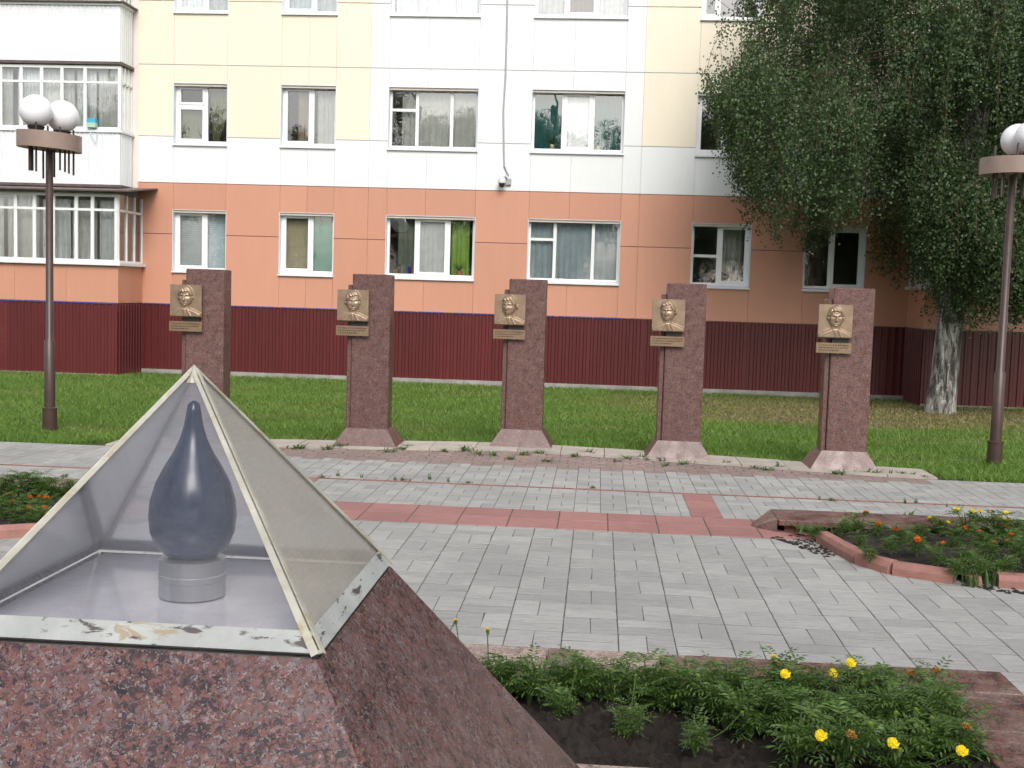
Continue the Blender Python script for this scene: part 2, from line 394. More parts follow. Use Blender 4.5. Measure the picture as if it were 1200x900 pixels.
# plaza paving: basket weave of 0.3 m cells
CX = -0.88                        # the memorial's axis
W3 = .3; X0 = -1.3367; BAND0, BAND1 = 8.985, 9.72
plaza = MB().box(-9, 8, -6, 12.42, -.06, -.0022).build('plaza_paving', 'joint_sand'); tag(plaza, kind='structure')
def clipbox(x0, x1, y0, y1, y_max): return (x0, x1, y0, min(y1, y_max))
cells = []
for i in range(-26, 32):
    for j in range(-8, 7):
        xa, ya = X0+i*W3, 7.43+j*W3
        if ya > BAND0-.02 or xa > 7.6 or xa < -8.7: continue
        if ya < 5.2 and -3.6 < xa < 1.6: continue
        if (i+j) % 2 == 0: prs = [(xa+.001, xa+.15, ya, ya+.3), (xa+.15, xa+.299, ya, ya+.3)]
        else: prs = [(xa+.001, xa+.299, ya, ya+.15), (xa+.001, xa+.299, ya+.15, ya+.3)]
        for q in prs:
            q = clipbox(*q, BAND0-.006)
            if q[3]-q[2] > .03: cells.append(q)
def vis(q, z=0, m=8):
    x, y = PX((q[0]+q[1])/2, (q[2]+q[3])/2, z); return -m < x < 1200+m and -m < y < 900+m
def hidden_by_monument(q):
    x, y = PX((q[0]+q[1])/2, (q[2]+q[3])/2, 0)
    return x < 455 and y > 432 and x < 232+(y-432)*.95 and x > 232-(y-432)*.92 or (y > 660 and x < 457+(y-661)*.94)
seen = [q for q in cells if q[2] > 5.3 and vis(q) and not hidden_by_monument(q)]
seen.sort(key=lambda q: q[2]); near = set(seen[:300])
def paver_shape(mb, q, gap=(.0022, .005), dz=0., c=.0015, side=(1, 1)):
    g0, g1 = (gap[0] if side[0] else .0015), (gap[0] if side[1] else .0015)
    return mb.cbox(q[0]+g0, q[1]-g1, q[2]+gap[1], q[3]-gap[1], -.05, dz, c)
_pm = {}
def place_pavers(qs, parent, mat, name='paver'):
    for q in qs:
        w, d = round(q[1]-q[0], 3), round(q[3]-q[2], 3); k = (w, d, mat)
        if k not in _pm: _pm[k] = paver_shape(MB(), (-w/2, w/2, -d/2, d/2)).mesh(name)
        o = link(name, _pm[k], mat, parent, Vector(((q[0]+q[1])/2, (q[2]+q[3])/2, random.uniform(-.0006, .0008)))-wloc(parent))
        o.rotation_euler = (random.gauss(0, .0015), random.gauss(0, .0015), random.gauss(0, .012))
place_pavers(seen[:300], plaza, 'paver_grey')
mb = MB()
for q in cells:
    if q not in near: paver_shape(mb, q, dz=random.uniform(-.0006, .0008))
tag(mb.build('paver_field', 'paver_grey_far', plaza), kind='stuff')
# red band of large tiles, with its cross strips
band = MB().box(-8, 6.5, BAND0, BAND1, -.06, -.005).build('red_tile_band', 'joint_sand'); tag(band, kind='structure')
tw = .395; tm = paver_shape(MB(), (-tw/2, tw/2, -.183, .183), (.004, .002), 0, .004).mesh('tile')
x = G(712, 612).x-20*tw
while x < 6.4:
    if not (1.55 < x+tw/2 < 6.4) and not (-8 < x+tw/2 < -3.3 and False):
        for k in range(2):
            o = link('tile', tm, 'paver_red', band, Vector((x+tw/2, BAND0+.184+k*.367, random.uniform(.0015, .0035)))-wloc(band)); o.rotation_euler = (random.gauss(0, .0012), random.gauss(0, .0012), 0)
    x += tw
xr = G(822, 592).x
for sx in (xr, 2*CX-xr):
    for k in range(3):
        box('cross_tile', 'paver_red', band, sx-.13, sx+.13, 9.735+k*.365, 9.735+k*.365+.355, -.05, .007)
# path paving in front of the pillars
path = MB().box(-9, 8, BAND1+.004, 12.36, -.07, -.0018).build('path_paving', 'joint_sand'); tag(path, kind='structure')
pc = []; wp = .225
for i in range(-40, 40):
    for j in range(0, 12):
        xa, ya = CX+.05+i*wp, BAND1+.015+j*wp*.985
        if ya > 12.3: continue
        if 10.78 < ya+wp and ya < 10.9: ya2 = ya
        prs = [(xa, xa+wp/2, ya, ya+wp), (xa+wp/2, xa+wp, ya, ya+wp)] if (i+j) % 2 else [(xa, xa+wp, ya, ya+wp/2), (xa, xa+wp, ya+wp/2, ya+wp)]
        for q in prs:
            pc.append(q)
pseen = [q for q in pc if vis(q) and not hidden_by_monument(q)]; pseen.sort(key=lambda q: q[2]); pn = set(pseen[:300])
place_pavers(pseen[:300], path, 'paver_grey')
mb = MB(); mbp = MB()
for q in pc:
    if q in pn: continue
    pink = q[2] > 11.75+.55*math.exp(-((q[0]-CX)/3)**2)*0+.25*math.sin(q[0]*3)*.3
    paver_shape(mbp if (q[2] > 12.0 and -5 < q[0] < 3.4) else mb, q, (.003, .006), random.uniform(-.0006, .0008))
tag(mb.build('paver_field', 'paver_grey_far', path), kind='stuff')
tag(mbp.build('pink_paver_field', 'paver_pink', path, at=(CX, 12.2, 0)), kind='stuff')
box('groove_strip', 'brick_rough', path, -8, 6.5, 10.845, 10.885, -.05, .0045)

# pale kerb slabs on an arc, pink setts in front of them
FR = [(-5.35, 12.42), (-4.43, 12.62), (-2.61, 13.02), (-.87, 13.34), (.94, 13.0), (2.69, 12.62), (3.6, 12.46)]
def arc_y(x):
    for a, b in zip(FR, FR[1:]):
        if a[0] <= x <= b[0]:
            t = (x-a[0])/(b[0]-a[0]); return a[1]+(b[1]-a[1])*t
    return FR[0][1] if x < FR[0][0] else FR[-1][1]
sett = MB()
poly = [(-5.2, 12.36)]+[(p[0], p[1]+.02) for p in FR]+[(3.5, 12.36)]
sb = MB().prism([(a, b) for a, b in poly], -.08, -.016).build('sett_paving', 'joint_sand'); tag(sb, kind='structure')
for i in range(-26, 27):
    xa = CX+i*.17
    for j in range(0, 8):
        ya = 12.35+j*.115; off = .085 if j % 2 else 0
        if ya+.11 < min(arc_y(xa+off), arc_y(xa+off+.17))-.01 and -5.1 < xa < 3.3:
            sett.cbox(xa+off+.004, xa+off+.166, ya+.004, ya+.111, -.05, random.uniform(-.004, .004), .006)
tag(sett.build('sett_field', 'paver_pink', sb), kind='stuff')
kerb = empty('kerb_arc', (CX, 13.6, 0)); tag(kerb, kind='structure')
n = 18; xa = -5.35
for i in range(n):
    a, b = -5.35+8.95*i/n, -5.35+8.95*(i+1)/n-.008
    mb = MB().prism([(a, arc_y(a)), (b, arc_y(b)), (b, arc_y(b)+.62), (a, arc_y(a)+.62)], -.08, .012+random.uniform(-.004, .004)); mb.build('kerb_slab', 'kerb_stone', kerb)

# ------------------------------------------------------------------ lawn
def lawn():
    N = 400000
    Y = 12.45+13.6*RNG.random(N)**1.25; X = (RNG.random(N)*1.4-.74)*(Y*.93+1.2)
    ay = np.interp(X, [-30, -5.9, -5.35]+[p[0] for p in FR[1:]]+[3.7, 30], [12.32, 12.36, 13.06]+[p[1]+.62 for p in FR[1:]]+[12.56, 12.5])
    ok = (Y > ay-.02+RNG.normal(0, .03, N)) & ~((X < -10.3) & (Y > 24.65)) & ~((X > 6.6) & (Y > 24.65)) & (Y < 25.93)
    X, Y = X[ok], Y[ok]; N = len(X)
    Z = np.where(Y < 13, 0, -.27*(Y-13)/12.7)-.03
    # dry and thin under the birch
    dry = np.clip(1.5-np.hypot((X-5.6)/4.4, (Y-22.0)/2.8), 0, 1)+np.clip(.9-np.hypot((X-3.2)/3.2, (Y-19.5)/1.7), 0, 1)
    pt = np.clip(np.sin(X*1.3+2*np.sin(Y*.9))*np.sin(Y*1.6+1.5*np.sin(X*.7))-.35, 0, 1)*.4
    dry = np.clip((dry+pt)*(.6+.8*RNG.random(N)), 0, 1)
    cl = .5+.5*np.sin(X*2.1+np.sin(Y*1.7)*1.3)*np.cos(Y*1.9+np.sin(X*1.1))
    hgt = (.03+.04*RNG.random(N)+.07*cl*RNG.random(N)**3)*(1-.5*dry)
    keep = RNG.random(N) > dry*.45; X, Y, Z, hgt, dry = X[keep], Y[keep], Z[keep], hgt[keep], dry[keep]; N = len(X)
    a = RNG.random(N)*2*np.pi; w = .005+.006*RNG.random(N); lean = RNG.normal(0, .7, (N, 2))*hgt[:, None]
    dx, dy = np.cos(a)*w, np.sin(a)*w
    V = np.empty((N, 3, 3), np.float32)
    V[:, 0] = np.c_[X-dx, Y-dy, Z]; V[:, 1] = np.c_[X+dx, Y+dy, Z]; V[:, 2] = np.c_[X+lean[:, 0], Y+lean[:, 1], Z+hgt]
    me = mesh_np('lawn', V.reshape(-1, 3), np.arange(3*N).reshape(N, 3))
    at = me.attributes.new('dry', 'FLOAT', 'POINT'); at.data.foreach_set('value', np.repeat(dry, 3).astype(np.float32))
    tag(link('lawn_grass', me, 'grass_blade'), 'short green grass of the lawn in front of the building', 'grass', kind='stuff')
lawn()

# ------------------------------------------------------------------ building
PZ = 1.287                        # top of the maroon plinth
bld = empty('apartment_building', (0, DW, -.27), 'orange, white and cream panelled apartment building with maroon corrugated plinth', 'building')
Z_A, Z_B, Z_C, Z_D, Z_E = PZ, 2.861, 4.0015, 5.03, 6.607
WIN = {1: [(-9.63, -8.42), (-7.19, -5.96), (-4.78, -2.80), (-1.65, .36), (1.94, 3.21), (4.36, 5.66)],
       2: [(-9.65, -8.43), (-7.20, -5.98), (-4.78, -2.83), (-1.60, .42), (1.97, 3.23), (4.38, 5.68)],
       3: [(-9.62, -8.44), (-7.22, -6.02), (-4.80, -2.84), (-1.61, .39), (1.98, 3.21), (4.40, 5.68)]}
WX = [(-9.63, -8.42), (-7.19, -5.97), (-4.78, -2.81), (-1.62, .39), (1.96, 3.22), (4.38, 5.67)]
ZS = {1: (2.07, 3.40), 2: (4.90, 6.20), 3: (7.79, 9.05)}
XL, XR = -10.45, 6.9
cols = [(XL, WX[0][0], None)]
for k, (a, b) in enumerate(WX):
    cols.append((a, b, k))
    nxt = WX[k+1][0] if k < 5 else XR
    if k in (1, 3): m = {1: -5.2, 3: .79}[k]; cols += [(b, m, None), (m, nxt, None)]
    else: cols.append((b, nxt, None))
mb = MB(); ROWS3 = [Z_E, 8.55, 9.5]
vg, hg = .0016, .008
def panel_mat(z, x):
    if z < Z_C-.01: return 'panel_orange'
    if z < Z_D-.01: return 'panel_white'
    return 'panel_white' if -5.2 < x < .79 else 'panel_yellow'
def panel(x0, x1, z0, z1, mat, parent=None, Y=DW):
    if z1-z0 < .04 or x1-x0 < .04: return
    a, b, c, d = x0+vg, x1-vg, z0+hg, z1-hg; k = .003; y0, y1 = Y, Y+.03
    v = [(a,y0+k,c),(b,y0+k,c),(b,y0+k,d),(a,y0+k,d),(a+k,y0,c+k),(b-k,y0,c+k),(b-k,y0,d-k),(a+k,y0,d-k),(a,y1,c),(b,y1,c),(b,y1,d),(a,y1,d)]
    v = [(p[0], p[1]+.0015*math.sin(p[0]*7+p[2]*5), p[2]) for p in v]
    f = [(4,5,6,7)]+[(i,(i+1)%4,4+(i+1)%4,4+i) for i in range(4)]+[(8+i,8+(i+1)%4,(i+1)%4,i) for i in range(4)]
    MB().add(v, f).build('cladding_panel', mat, parent or bld, at=((a+b)/2, Y, c))
for x0, x1, k in cols:
    mid = (x0+x1)/2
    if k is None:
        zs = [Z_A, Z_B, Z_C, Z_D, Z_E, 8.0, 9.5]
        for a, b in zip(zs, zs[1:]): panel(x0, x1, a, b, panel_mat(a, mid))
        mb.add([(x0, DW+.032, Z_A-.1), (x1, DW+.032, Z_A-.1), (x1, DW+.032, 9.5), (x0, DW+.032, 9.5)], [(0, 1, 2, 3)])
    else:
        # sub-column joint where the photograph shows one over the wide windows
        ms = [mid-(.0 if k < 2 else .12)] if k in (1, 2, 3) else []
        edges = [x0]+ms+[x1]
        zz = [(Z_A, ZS[1][0]-.03), (ZS[1][1]+.0, Z_C), (Z_C, ZS[2][0]-.03), (ZS[2][1], Z_E), (Z_E, ZS[3][0]-.03), (ZS[3][1], 9.5)]
        for a, b in zz:
            for e0, e1 in zip(edges, edges[1:]): panel(e0, e1, a, b, panel_mat(a, mid))
            mb.add([(x0, DW+.032, a-.05), (x1, DW+.032, a-.05), (x1, DW+.032, b), (x0, DW+.032, b)], [(0, 1, 2, 3)])
mb.build('wall', 'wall_backing', bld, at=(0, DW, 0))
# upper storeys above the frame, side and back walls
u = MB().box(-24, 20, DW+.01, DW+12, 9.52, 15.2); u.build('upper_storeys', 'panel_yellow', bld)
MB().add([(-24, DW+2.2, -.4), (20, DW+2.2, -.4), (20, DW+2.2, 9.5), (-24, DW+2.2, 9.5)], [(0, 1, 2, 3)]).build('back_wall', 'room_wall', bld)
# horizontal flashings in the joints, cut at the windows
def flashing(z, mat, floors):
    segs = []; x = XL
    for k, (a, b) in enumerate(WX):
        if floors: segs.append((x, a)); x = b
    segs.append((x, XR))
    for a, b in segs: box('flashing', mat, bld, a, b, DW+.004, DW+.028, z-.0075, z+.0075)
flashing(Z_B, 'joint_dark', True); flashing(Z_C, 'joint_dark', False); flashing(Z_D, 'joint_grey', True); flashing(Z_E, 'joint_grey', False)

# corrugated sheets
def corrugated(p0, p1, z0, z1, per, amp, mat, parent, nrm, name, sheet=1.1):
    p0, p1, nrm = Vector((*p0, 0)), Vector((*p1, 0)), Vector((*nrm, 0)); L = (p1-p0).length; d = (p1-p0)/L
    k = max(1, round(L/sheet)); s = L/k
    for i in range(k):
        pts = []; t = i*s; e = (i+1)*s
        n0 = round(t/per); u = t
        prof = []; j = math.floor(t/per)
        while j*per < e:
            for f, h in ((0, 0), (.30, 0), (.42, 1), (.72, 1), (.84, 0)):
                q = (j+f)*per
                if t <= q <= e: prof.append((q, h))
            j += 1
        prof = [(t, prof[0][1] if prof else 0)]+prof+[(e, prof[-1][1] if prof else 0)]
        v = []; jog = random.uniform(0, .003)
        for q, h in prof:
            P = p0+d*q+nrm*(h*amp+jog); v += [(P.x, P.y, z0), (P.x, P.y, z1)]
        f = [(2*a, 2*a+2, 2*a+3, 2*a+1) for a in range(len(prof)-1) if prof[a+1][0]-prof[a][0] > 1e-6]
        MB().add(v, f).build(name, mat, parent)
BY = 24.6
corrugated((-10.3, DW-.045), (6.63, DW-.045), -.22, PZ-.01, .155, .022, 'plinth_sheet', bld, (0, -1), 'plinth_sheet')
box('plinth_footing', 'concrete', bld, -10.3, 6.63, DW-.12, DW+.02, -.42, -.19)
for k in range(14):
    a = -10.25+k*.78; b = a+random.uniform(.45, .8)
    if b < .7: box('film_strip', 'blue_film', bld, a, min(b, a+.77), DW-.075, DW-.07, PZ-.012, PZ+.014)
box('drip_rail', 'joint_dark', bld, -10.3, 6.63, DW-.072, DW-.002, PZ-.008, PZ+.006)

# windows
def window(x0, x1, z0, z1, mull=(), forts=(), parent=bld, Y=DW, wood=False, sash=()):
    d = .16; fr = .055 if not wood else .05; mat = 'white_plastic' if not wood else 'white_paint'
    yf = Y+d; fm = MB()
    fm.box(x0, x0+fr, yf, yf+.07, z0, z1).box(x1-fr, x1, yf, yf+.07, z0, z1).box(x0+fr, x1-fr, yf, yf+.07, z1-fr, z1).box(x0+fr, x1-fr, yf, yf+.07, z0, z0+fr)
    w = fm.build('window', mat, parent)
    # metal reveal round the opening
    rv = MB(); t = .012
    rv.box(x0-t, x0, Y-.006, yf+.07, z0-t, z1+t).box(x1, x1+t, Y-.006, yf+.07, z0-t, z1+t).box(x0, x1, Y-.006, yf+.07, z1, z1+t)
    rv.build('reveal', 'reveal_metal', w)
    sl_ = MB(); sl_.add([(x0-.02, Y-.055, z0-.035), (x1+.02, Y-.055, z0-.035), (x1+.02, yf, z0-.003), (x0-.02, yf, z0-.003), (x0-.02, Y-.055, z0-.07), (x1+.02, Y-.055, z0-.07), (x1+.02, yf, z0-.075), (x0-.02, yf, z0-.075)],
        [(0,1,2,3),(4,7,6,5),(0,4,5,1),(1,5,6,2),(2,6,7,3),(3,7,4,0)]); sl_.build('sill', 'sill_metal', w)
    xs_ = [x0+fr]+[x0+(x1-x0)*m for m in mull]+[x1-fr]
    for m in mull:
        c = x0+(x1-x0)*m; box('mullion', mat, w, c-.035, c+.035, yf+.002, yf+.068, z0+fr, z1-fr)
    for i in range(len(xs_)-1):
        a, b = xs_[i]+(.035 if i else 0), xs_[i+1]-(.035 if i < len(xs_)-2 else 0)
        rows = [z0+fr, z1-fr]
        for ci, fz in forts:
            if ci == i:
                zf = z0+(z1-z0)*fz; box('transom', mat, w, a, b, yf+.004, yf+.066, zf-.03, zf+.03); rows = [z0+fr, zf-.03, zf+.03, z1-fr]
        for r in range(0, len(rows), 2):
            lo, hi = rows[r], rows[r+1]; ia, ib = a, b
            if i in sash:
                s_ = .05; sm = MB().box(a, a+s_, yf-.012, yf+.05, lo, hi).box(b-s_, b, yf-.012, yf+.05, lo, hi).box(a+s_, b-s_, yf-.012, yf+.05, lo, lo+s_).box(a+s_, b-s_, yf-.012, yf+.05, hi-s_, hi)
                sm.build('sash', mat, w); ia, ib, lo, hi = a+s_, b-s_, lo+s_, hi-s_
            tx, tz = random.gauss(0, .004), random.gauss(0, .006)
            cx_, cz_ = (ia+ib)/2, (lo+hi)/2
            yy = lambda x, z: yf+.035+(x-cx_)*tx+(z-cz_)*tz
            MB().add([(ia, yy(ia, lo), lo), (ib, yy(ib, lo), lo), (ib, yy(ib, hi), hi), (ia, yy(ia, hi), hi)], [(0, 1, 2, 3)]).build('pane', 'window_glass', w)
    # the room behind, closed to the sides
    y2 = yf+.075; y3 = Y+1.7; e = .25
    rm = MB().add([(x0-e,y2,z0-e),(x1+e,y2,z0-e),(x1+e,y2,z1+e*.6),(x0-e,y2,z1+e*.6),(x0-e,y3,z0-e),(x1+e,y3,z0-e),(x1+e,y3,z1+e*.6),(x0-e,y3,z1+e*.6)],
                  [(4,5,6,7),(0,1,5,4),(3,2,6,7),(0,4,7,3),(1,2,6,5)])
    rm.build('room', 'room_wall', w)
    return w
def curtain(x0, x1, z0, z1, mat, label, Y=DW+.32, per=.11, amp=.022, gather=None, group=None):
    n = max(6, int((x1-x0)/per*6)); v = []; ph = random.random()*6; rows = 8
    for j in range(rows+1):
        f = j/rows; z = z0+(z1-z0)*f
        for i in range(n+1):
            u = i/n; x = x0+(x1-x0)*u
            if gather is not None:
                c = x0+(x1-x0)*gather; k = 1-.75*max(0, 1-abs(f-.12)/.9)*(1-f); x = c+(x-c)*k
            y = Y+amp*math.sin(ph+(u*(x1-x0)/per)*2*math.pi+.6*math.sin(u*9+ph))*(1.2-.5*f)
            v.append((x, y, z))
    f = [(j*(n+1)+i, j*(n+1)+i+1, (j+1)*(n+1)+i+1, (j+1)*(n+1)+i) for j in range(rows) for i in range(n)]
    o = MB().add(v, f).build('curtain', mat, None, smooth=True); tag(o, label, 'curtain', group); return o
def blind(x0, x1, z0, z1, mat, label, Y=DW+.29):
    mb = MB(); n = int((z1-z0)/.05)
    for i in range(n):
        a = z0+(z1-z0)*i/n; b = a+(z1-z0)/n
        mb.add([(x0, Y, a), (x1, Y, a), (x1, Y+.012, b-.002), (x0, Y+.012, b-.002)], [(0, 1, 2, 3)])
    mb.box(x0, x1, Y-.01, Y+.03, z1, z1+.03)
    o = mb.build('window_blind', mat); tag(o, label, 'blind'); return o

def wx(k): return WX[k]
z0, z1 = ZS[1]
a, b = wx(0); window(a, b, z0, z1, (.58,), sash=(0,)); blind(a+.05, a+.68, z0+.03, z1-.05, 'blind_white', 'pale grey blind lowered in the ground floor window nearest the left balcony'); blind(a+.72, b-.04, z0+.06, z1-.05, 'curtain_grey', 'grey-blue slatted blind beside the pale lowered blind')
a, b = wx(1); window(a, b, z0, z1, (.57,), sash=(0,)); blind(a+.05, a+.68, z0+.03, z1-.05, 'blind_tan', 'tan blind next to a mint green one'); blind(a+.72, b-.04, z0+.03, z1-.05, 'blind_mint', 'mint green blind next to a tan one')
a, b = wx(2); window(a, b, z0, z1, (.33, .70), sash=(1,))
curtain(a+.22, a+.62, z0, z1, 'curtain_sage', 'grey-green curtain behind the left pane of the window with flower pots'); curtain(a+.7, a+1.32, z0+.02, z1-.03, 'sheet_bright', 'white sheet standing for the bright reflection in the middle pane of the window with flower pots', amp=.006, Y=DW+.245)  # the white sheet paints the bright reflection of the middle pane
curtain(a+1.42, b-.14, z0, z1, 'curtain_green', 'lime green curtain in the window with flower pots')
a, b = wx(3); window(a, b, z0, z1, (.29, .71), ((0, .68),), wood=True); curtain(a+.03, b-.03, z0, z1, 'curtain_grey', 'pale blue-grey curtains across the old wooden ground floor window', per=.13)
a, b = wx(4); window(a, b, z0, z1, (.47,), ((0, .48),), sash=(1,)); curtain(a+.65, b-.1, z0+.3, z1, 'curtain_lace', 'dim lace curtain behind the ground floor window with a clay pot', Y=DW+.5, amp=.03)
a, b = wx(5); window(a, b, z0, z1, (.45,), sash=(1,)); curtain(a+.1, b-.7, z0, z1, 'curtain_brown', 'dark brown curtain in the ground floor window behind the birch branches', Y=DW+.6)
z0, z1 = ZS[2]
a, b = wx(0); window(a, b, z0, z1, (.57,), ((0, .64),), sash=(0,)); curtain(a+.08, a+.66, z0, z1*.0+z0+.82, 'curtain_olive', 'olive curtain behind the lower left pane of a first floor window'); curtain(a+.72, b-.02, z0, z1, 'curtain_olive', 'olive curtain tied open beside a vent pane', gather=.2)
a, b = wx(1); window(a, b, z0, z1, (.55,), sash=(0,)); curtain(a+.3, a+.68, z0, z1, 'curtain_beige', 'beige curtain in the window between the olive and the lace curtains'); curtain(a+.74, b-.03, z0, z1, 'curtain_lace', 'patterned lace curtain beside a beige one')
a, b = wx(2); window(a, b, z0, z1, (.31, .70), ((0, .64),), wood=True); curtain(a+.25, b-.02, z0, z1, 'curtain_lace', 'long lace curtain in the wide old window of the white wall', per=.14)
a, b = wx(3); window(a, b, z0, z1, (.34, .66), sash=(1,)); curtain(a+.03, a+.64, z0, z1, 'curtain_teal', 'dark teal curtain left of a brightly reflecting pane'); curtain(a+.72, a+1.28, z0+.02, z1-.1, 'sheet_bright', 'white sheet standing for the bright reflection between two dark teal curtains', amp=.006, Y=DW+.245); curtain(a+1.36, b-.04, z0, z1, 'curtain_teal', 'dark teal curtain right of a brightly reflecting pane')  # middle sheet: a bright glass reflection put in as white colour
a, b = wx(4); window(a, b, z0, z1, (.5,), sash=(0,)); curtain(a+.5, b-.1, z0, z1, 'curtain_lace', 'lace curtain in the first floor window half hidden by the birch', Y=DW+.6)
a, b = wx(5); window(a, b, z0, z1, (.5,), sash=(0,))
z0, z1 = ZS[3]
tops = ['white lace curtain in the upper window above the olive curtains', 'pale sheer curtain in the upper cream wall window above the beige curtain', 'white curtain in the upper window above the long lace curtain']
for k, mt in ((0, 'curtain_white'), (1, 'blind_white'), (2, 'curtain_white')):
    a, b = wx(k); window(a, b, z0, z1, (.57,) if k < 2 else (.33, .75), sash=(0,) if k < 2 else ()); curtain(a+.05, b-.05, z0, z1, mt, tops[k], per=.12)
a, b = wx(3); window(a, b, z0, z1, (.33, .67), sash=(1,)); curtain(a+.04, a+.62, z0, z1, 'sheet_bright', 'white curtain left of a dark brown one in the upper window'); curtain(a+.72, a+1.3, z0, z1, 'curtain_brown', 'dark brown curtain in the upper window above the teal curtains'); curtain(a+1.38, b-.04, z0, z1, 'sheet_bright', 'white curtain right of a dark brown one in the upper window')
a, b = wx(4); window(a, b, z0, z1, (.3,), sash=(0,)); a, b = wx(5); window(a, b, z0, z1, (.5,))

# balcony bays; s = +1: bay runs to the left of x (left bay); s = -1: to the right
def glazing(name, x0, x1, Y, z0, z1, posts, transom, parent, old=False, side=None, ydepth=DW, forts=True):
    """front glazing from x0 to x1 at Y plus one return at x=side"""
    m = 'white_paint'; fr = MB().box(x0, x1, Y, Y+.06, z0, z0+.06).box(x0, x1, Y, Y+.06, z1-.06, z1)
    fo = fr.build(name, m, parent)
    for p in posts: box('post', m, fo, p-.035, p+.035, Y+.003, Y+.057, z0+.06, z1-.06)
    box('transom', m, fo, x0, x1, Y-.004, Y+.05, transom-.025, transom+.025)
    pp = sorted(posts)
    for q0, q1 in zip(pp, pp[1:]):
        for lo, hi in ((z0+.06, transom-.025), (transom+.025, z1-.06)):
            tx = random.gauss(0, .01); tz = random.gauss(0, .012)
            MB().add([(q0+.035, Y+.03, lo), (q1-.035, Y+.03+tx*.3, lo), (q1-.035, Y+.03+tx*.3+tz*.3, hi), (q0+.035, Y+.03+tz*.3, hi)], [(0, 1, 2, 3)]).build('pane', 'window_glass', fo)
    if side is not None:
        n = 3; L = ydepth-Y
        mm = 'old_wood'
        for i in range(n+1):
            y = Y+.06+(L-.06)*i/n; MB().box(side-.03, side+.03, y-.02, y+.02, z0, z1).build('side_post', m if i == 0 else 'white_paint', fo)
        MB().box(side-.03, side+.03, Y+.06, ydepth, transom-.025, transom+.025).build('side_transom', 'white_paint', fo)
        MB().box(side-.035, side+.035, Y+.06, ydepth, z0, z0+.05).build('side_rail', 'white_paint', fo)
        MB().add([(side, Y+.08, z0), (side, ydepth, z0), (side, ydepth, z1), (side, Y+.08, z1)], [(0, 1, 2, 3)]).build('side_pane', 'window_glass', fo)
    return fo
def lower_bay(xc, sgn, xe):
    """xc = corner x, building continues to xe (sgn=-1: towards -x)"""
    lo, hi = min(xc, xe), max(xc, xe); b_ = MB()
    zsill = 2.13
    root = MB().box(lo+.04, hi-.04, BY+.04, DW+.03, -.4, zsill-.02).build('balcony_bay', 'concrete', bld)
    # front and side cladding
    x = xc; k = 0
    while abs(x-xe) > .1:
        x2 = x+sgn*min(1.15, abs(xe-x)); panel(min(x, x2), max(x, x2), PZ, zsill-.03, 'panel_orange', root, BY); x = x2; k += 1
    v = [(xc, BY, PZ+.01), (xc, DW, PZ+.01), (xc, DW, zsill-.035), (xc, BY, zsill-.035)]
    MB().box(min(xc, xc+sgn*.035), max(xc, xc+sgn*.035), BY+.005, DW-.002, PZ+.01, zsill-.035).build('side_panel', 'panel_orange', root)
    corrugated((xc, BY-.03), (xe, BY-.03), -.3, PZ-.01, .155, .022, 'plinth_sheet', root, (0, -1), 'plinth_sheet')
    corrugated((xc-sgn*.012, BY-.03), (xc-sgn*.012, DW), -.3, PZ-.01, .155, .022, 'plinth_sheet', root, (-sgn, 0), 'plinth_sheet')
    MB().box(lo-.0, hi+.0, BY-.1, BY+.02, -.42, -.24).build('footing', 'concrete', root)
    MB().box(lo-(.08 if sgn > 0 else 0), hi+(.08 if sgn < 0 else 0), BY-.09, DW-.002, zsill-.03, zsill+.03).build('sill', 'sill_metal', root)
    return root, zsill
lb, zs = lower_bay(-10.33, -1, -15.2)
for k in range(3):
    a = -10.36-k*1.05; box('film_strip', 'blue_film', lb, a-.98, a, BY-.062, BY-.057, PZ-.01, PZ+.02)
ps = [-10.38]+[W(p, 260, BY)[0] for p in (108, 89, 62, 40, 18)]+[-13.3, -13.9, -14.5, -15.1]
gz_ = glazing('glazing', -15.2, -10.34, BY, zs+.03, 3.62, ps, 3.28, lb, side=-10.36)
MB().add([(-15.4, BY-.25, 3.66), (-9.98, BY-.25, 3.66), (-9.98, DW, 3.84), (-15.4, DW, 3.84), (-15.4, BY-.25, 3.69), (-9.98, BY-.25, 3.69), (-9.98, DW, 3.87), (-15.4, DW, 3.87)], [(0,3,2,1),(4,5,6,7),(0,1,5,4),(1,2,6,5),(2,3,7,6),(3,0,4,7)]).build('awning', 'awning_metal', lb)
# upper balconies of the left stack
UY = 25.28; UX = -10.58
def parapet(z0, z1, nm='parapet'):
    p = MB().box(-15.2, UX-.03, UY+.03, DW, z0+.02, z1-.02).build('balcony', 'white_sheet', bld)
    corrugated((UX, UY), (-15.2, UY), z0, z1, .105, .014, 'white_sheet', p, (0, -1), 'corrugated_sheet')
    corrugated((UX+.002, UY), (UX+.002, DW), z0, z1, .105, .014, 'white_sheet', p, (1, 0), 'corrugated_sheet')
    MB().box(-15.2, UX+.05, UY-.05, DW, z1, z1+.05).build('rail', 'sill_metal', p)
    MB().box(-15.2, UX+.04, UY-.04, DW, z0-.06, z0).build('slab_edge', 'awning_metal', p)
    return p
p2 = parapet(3.87, 5.0); p3 = parapet(6.52, 7.72)
ups = [UX-.03]+[W(p, 110, UY)[0] for p in (99, 72, 48, 24, 0)]+[-13.9, -14.5, -15.1]
glazing('glazing', -15.2, UX-.0, UY+.02, 5.06, 6.44, ups, 6.08, p2, side=UX-.03)
glazing('glazing', -15.2, UX-.0, UY+.02, 7.78, 9.2, ups, 8.85, p3, side=UX-.03)
MB().box(-15.3, UX+.12, UY-.12, DW, 7.77, 7.8).build('drip_edge', 'awning_metal', p3)
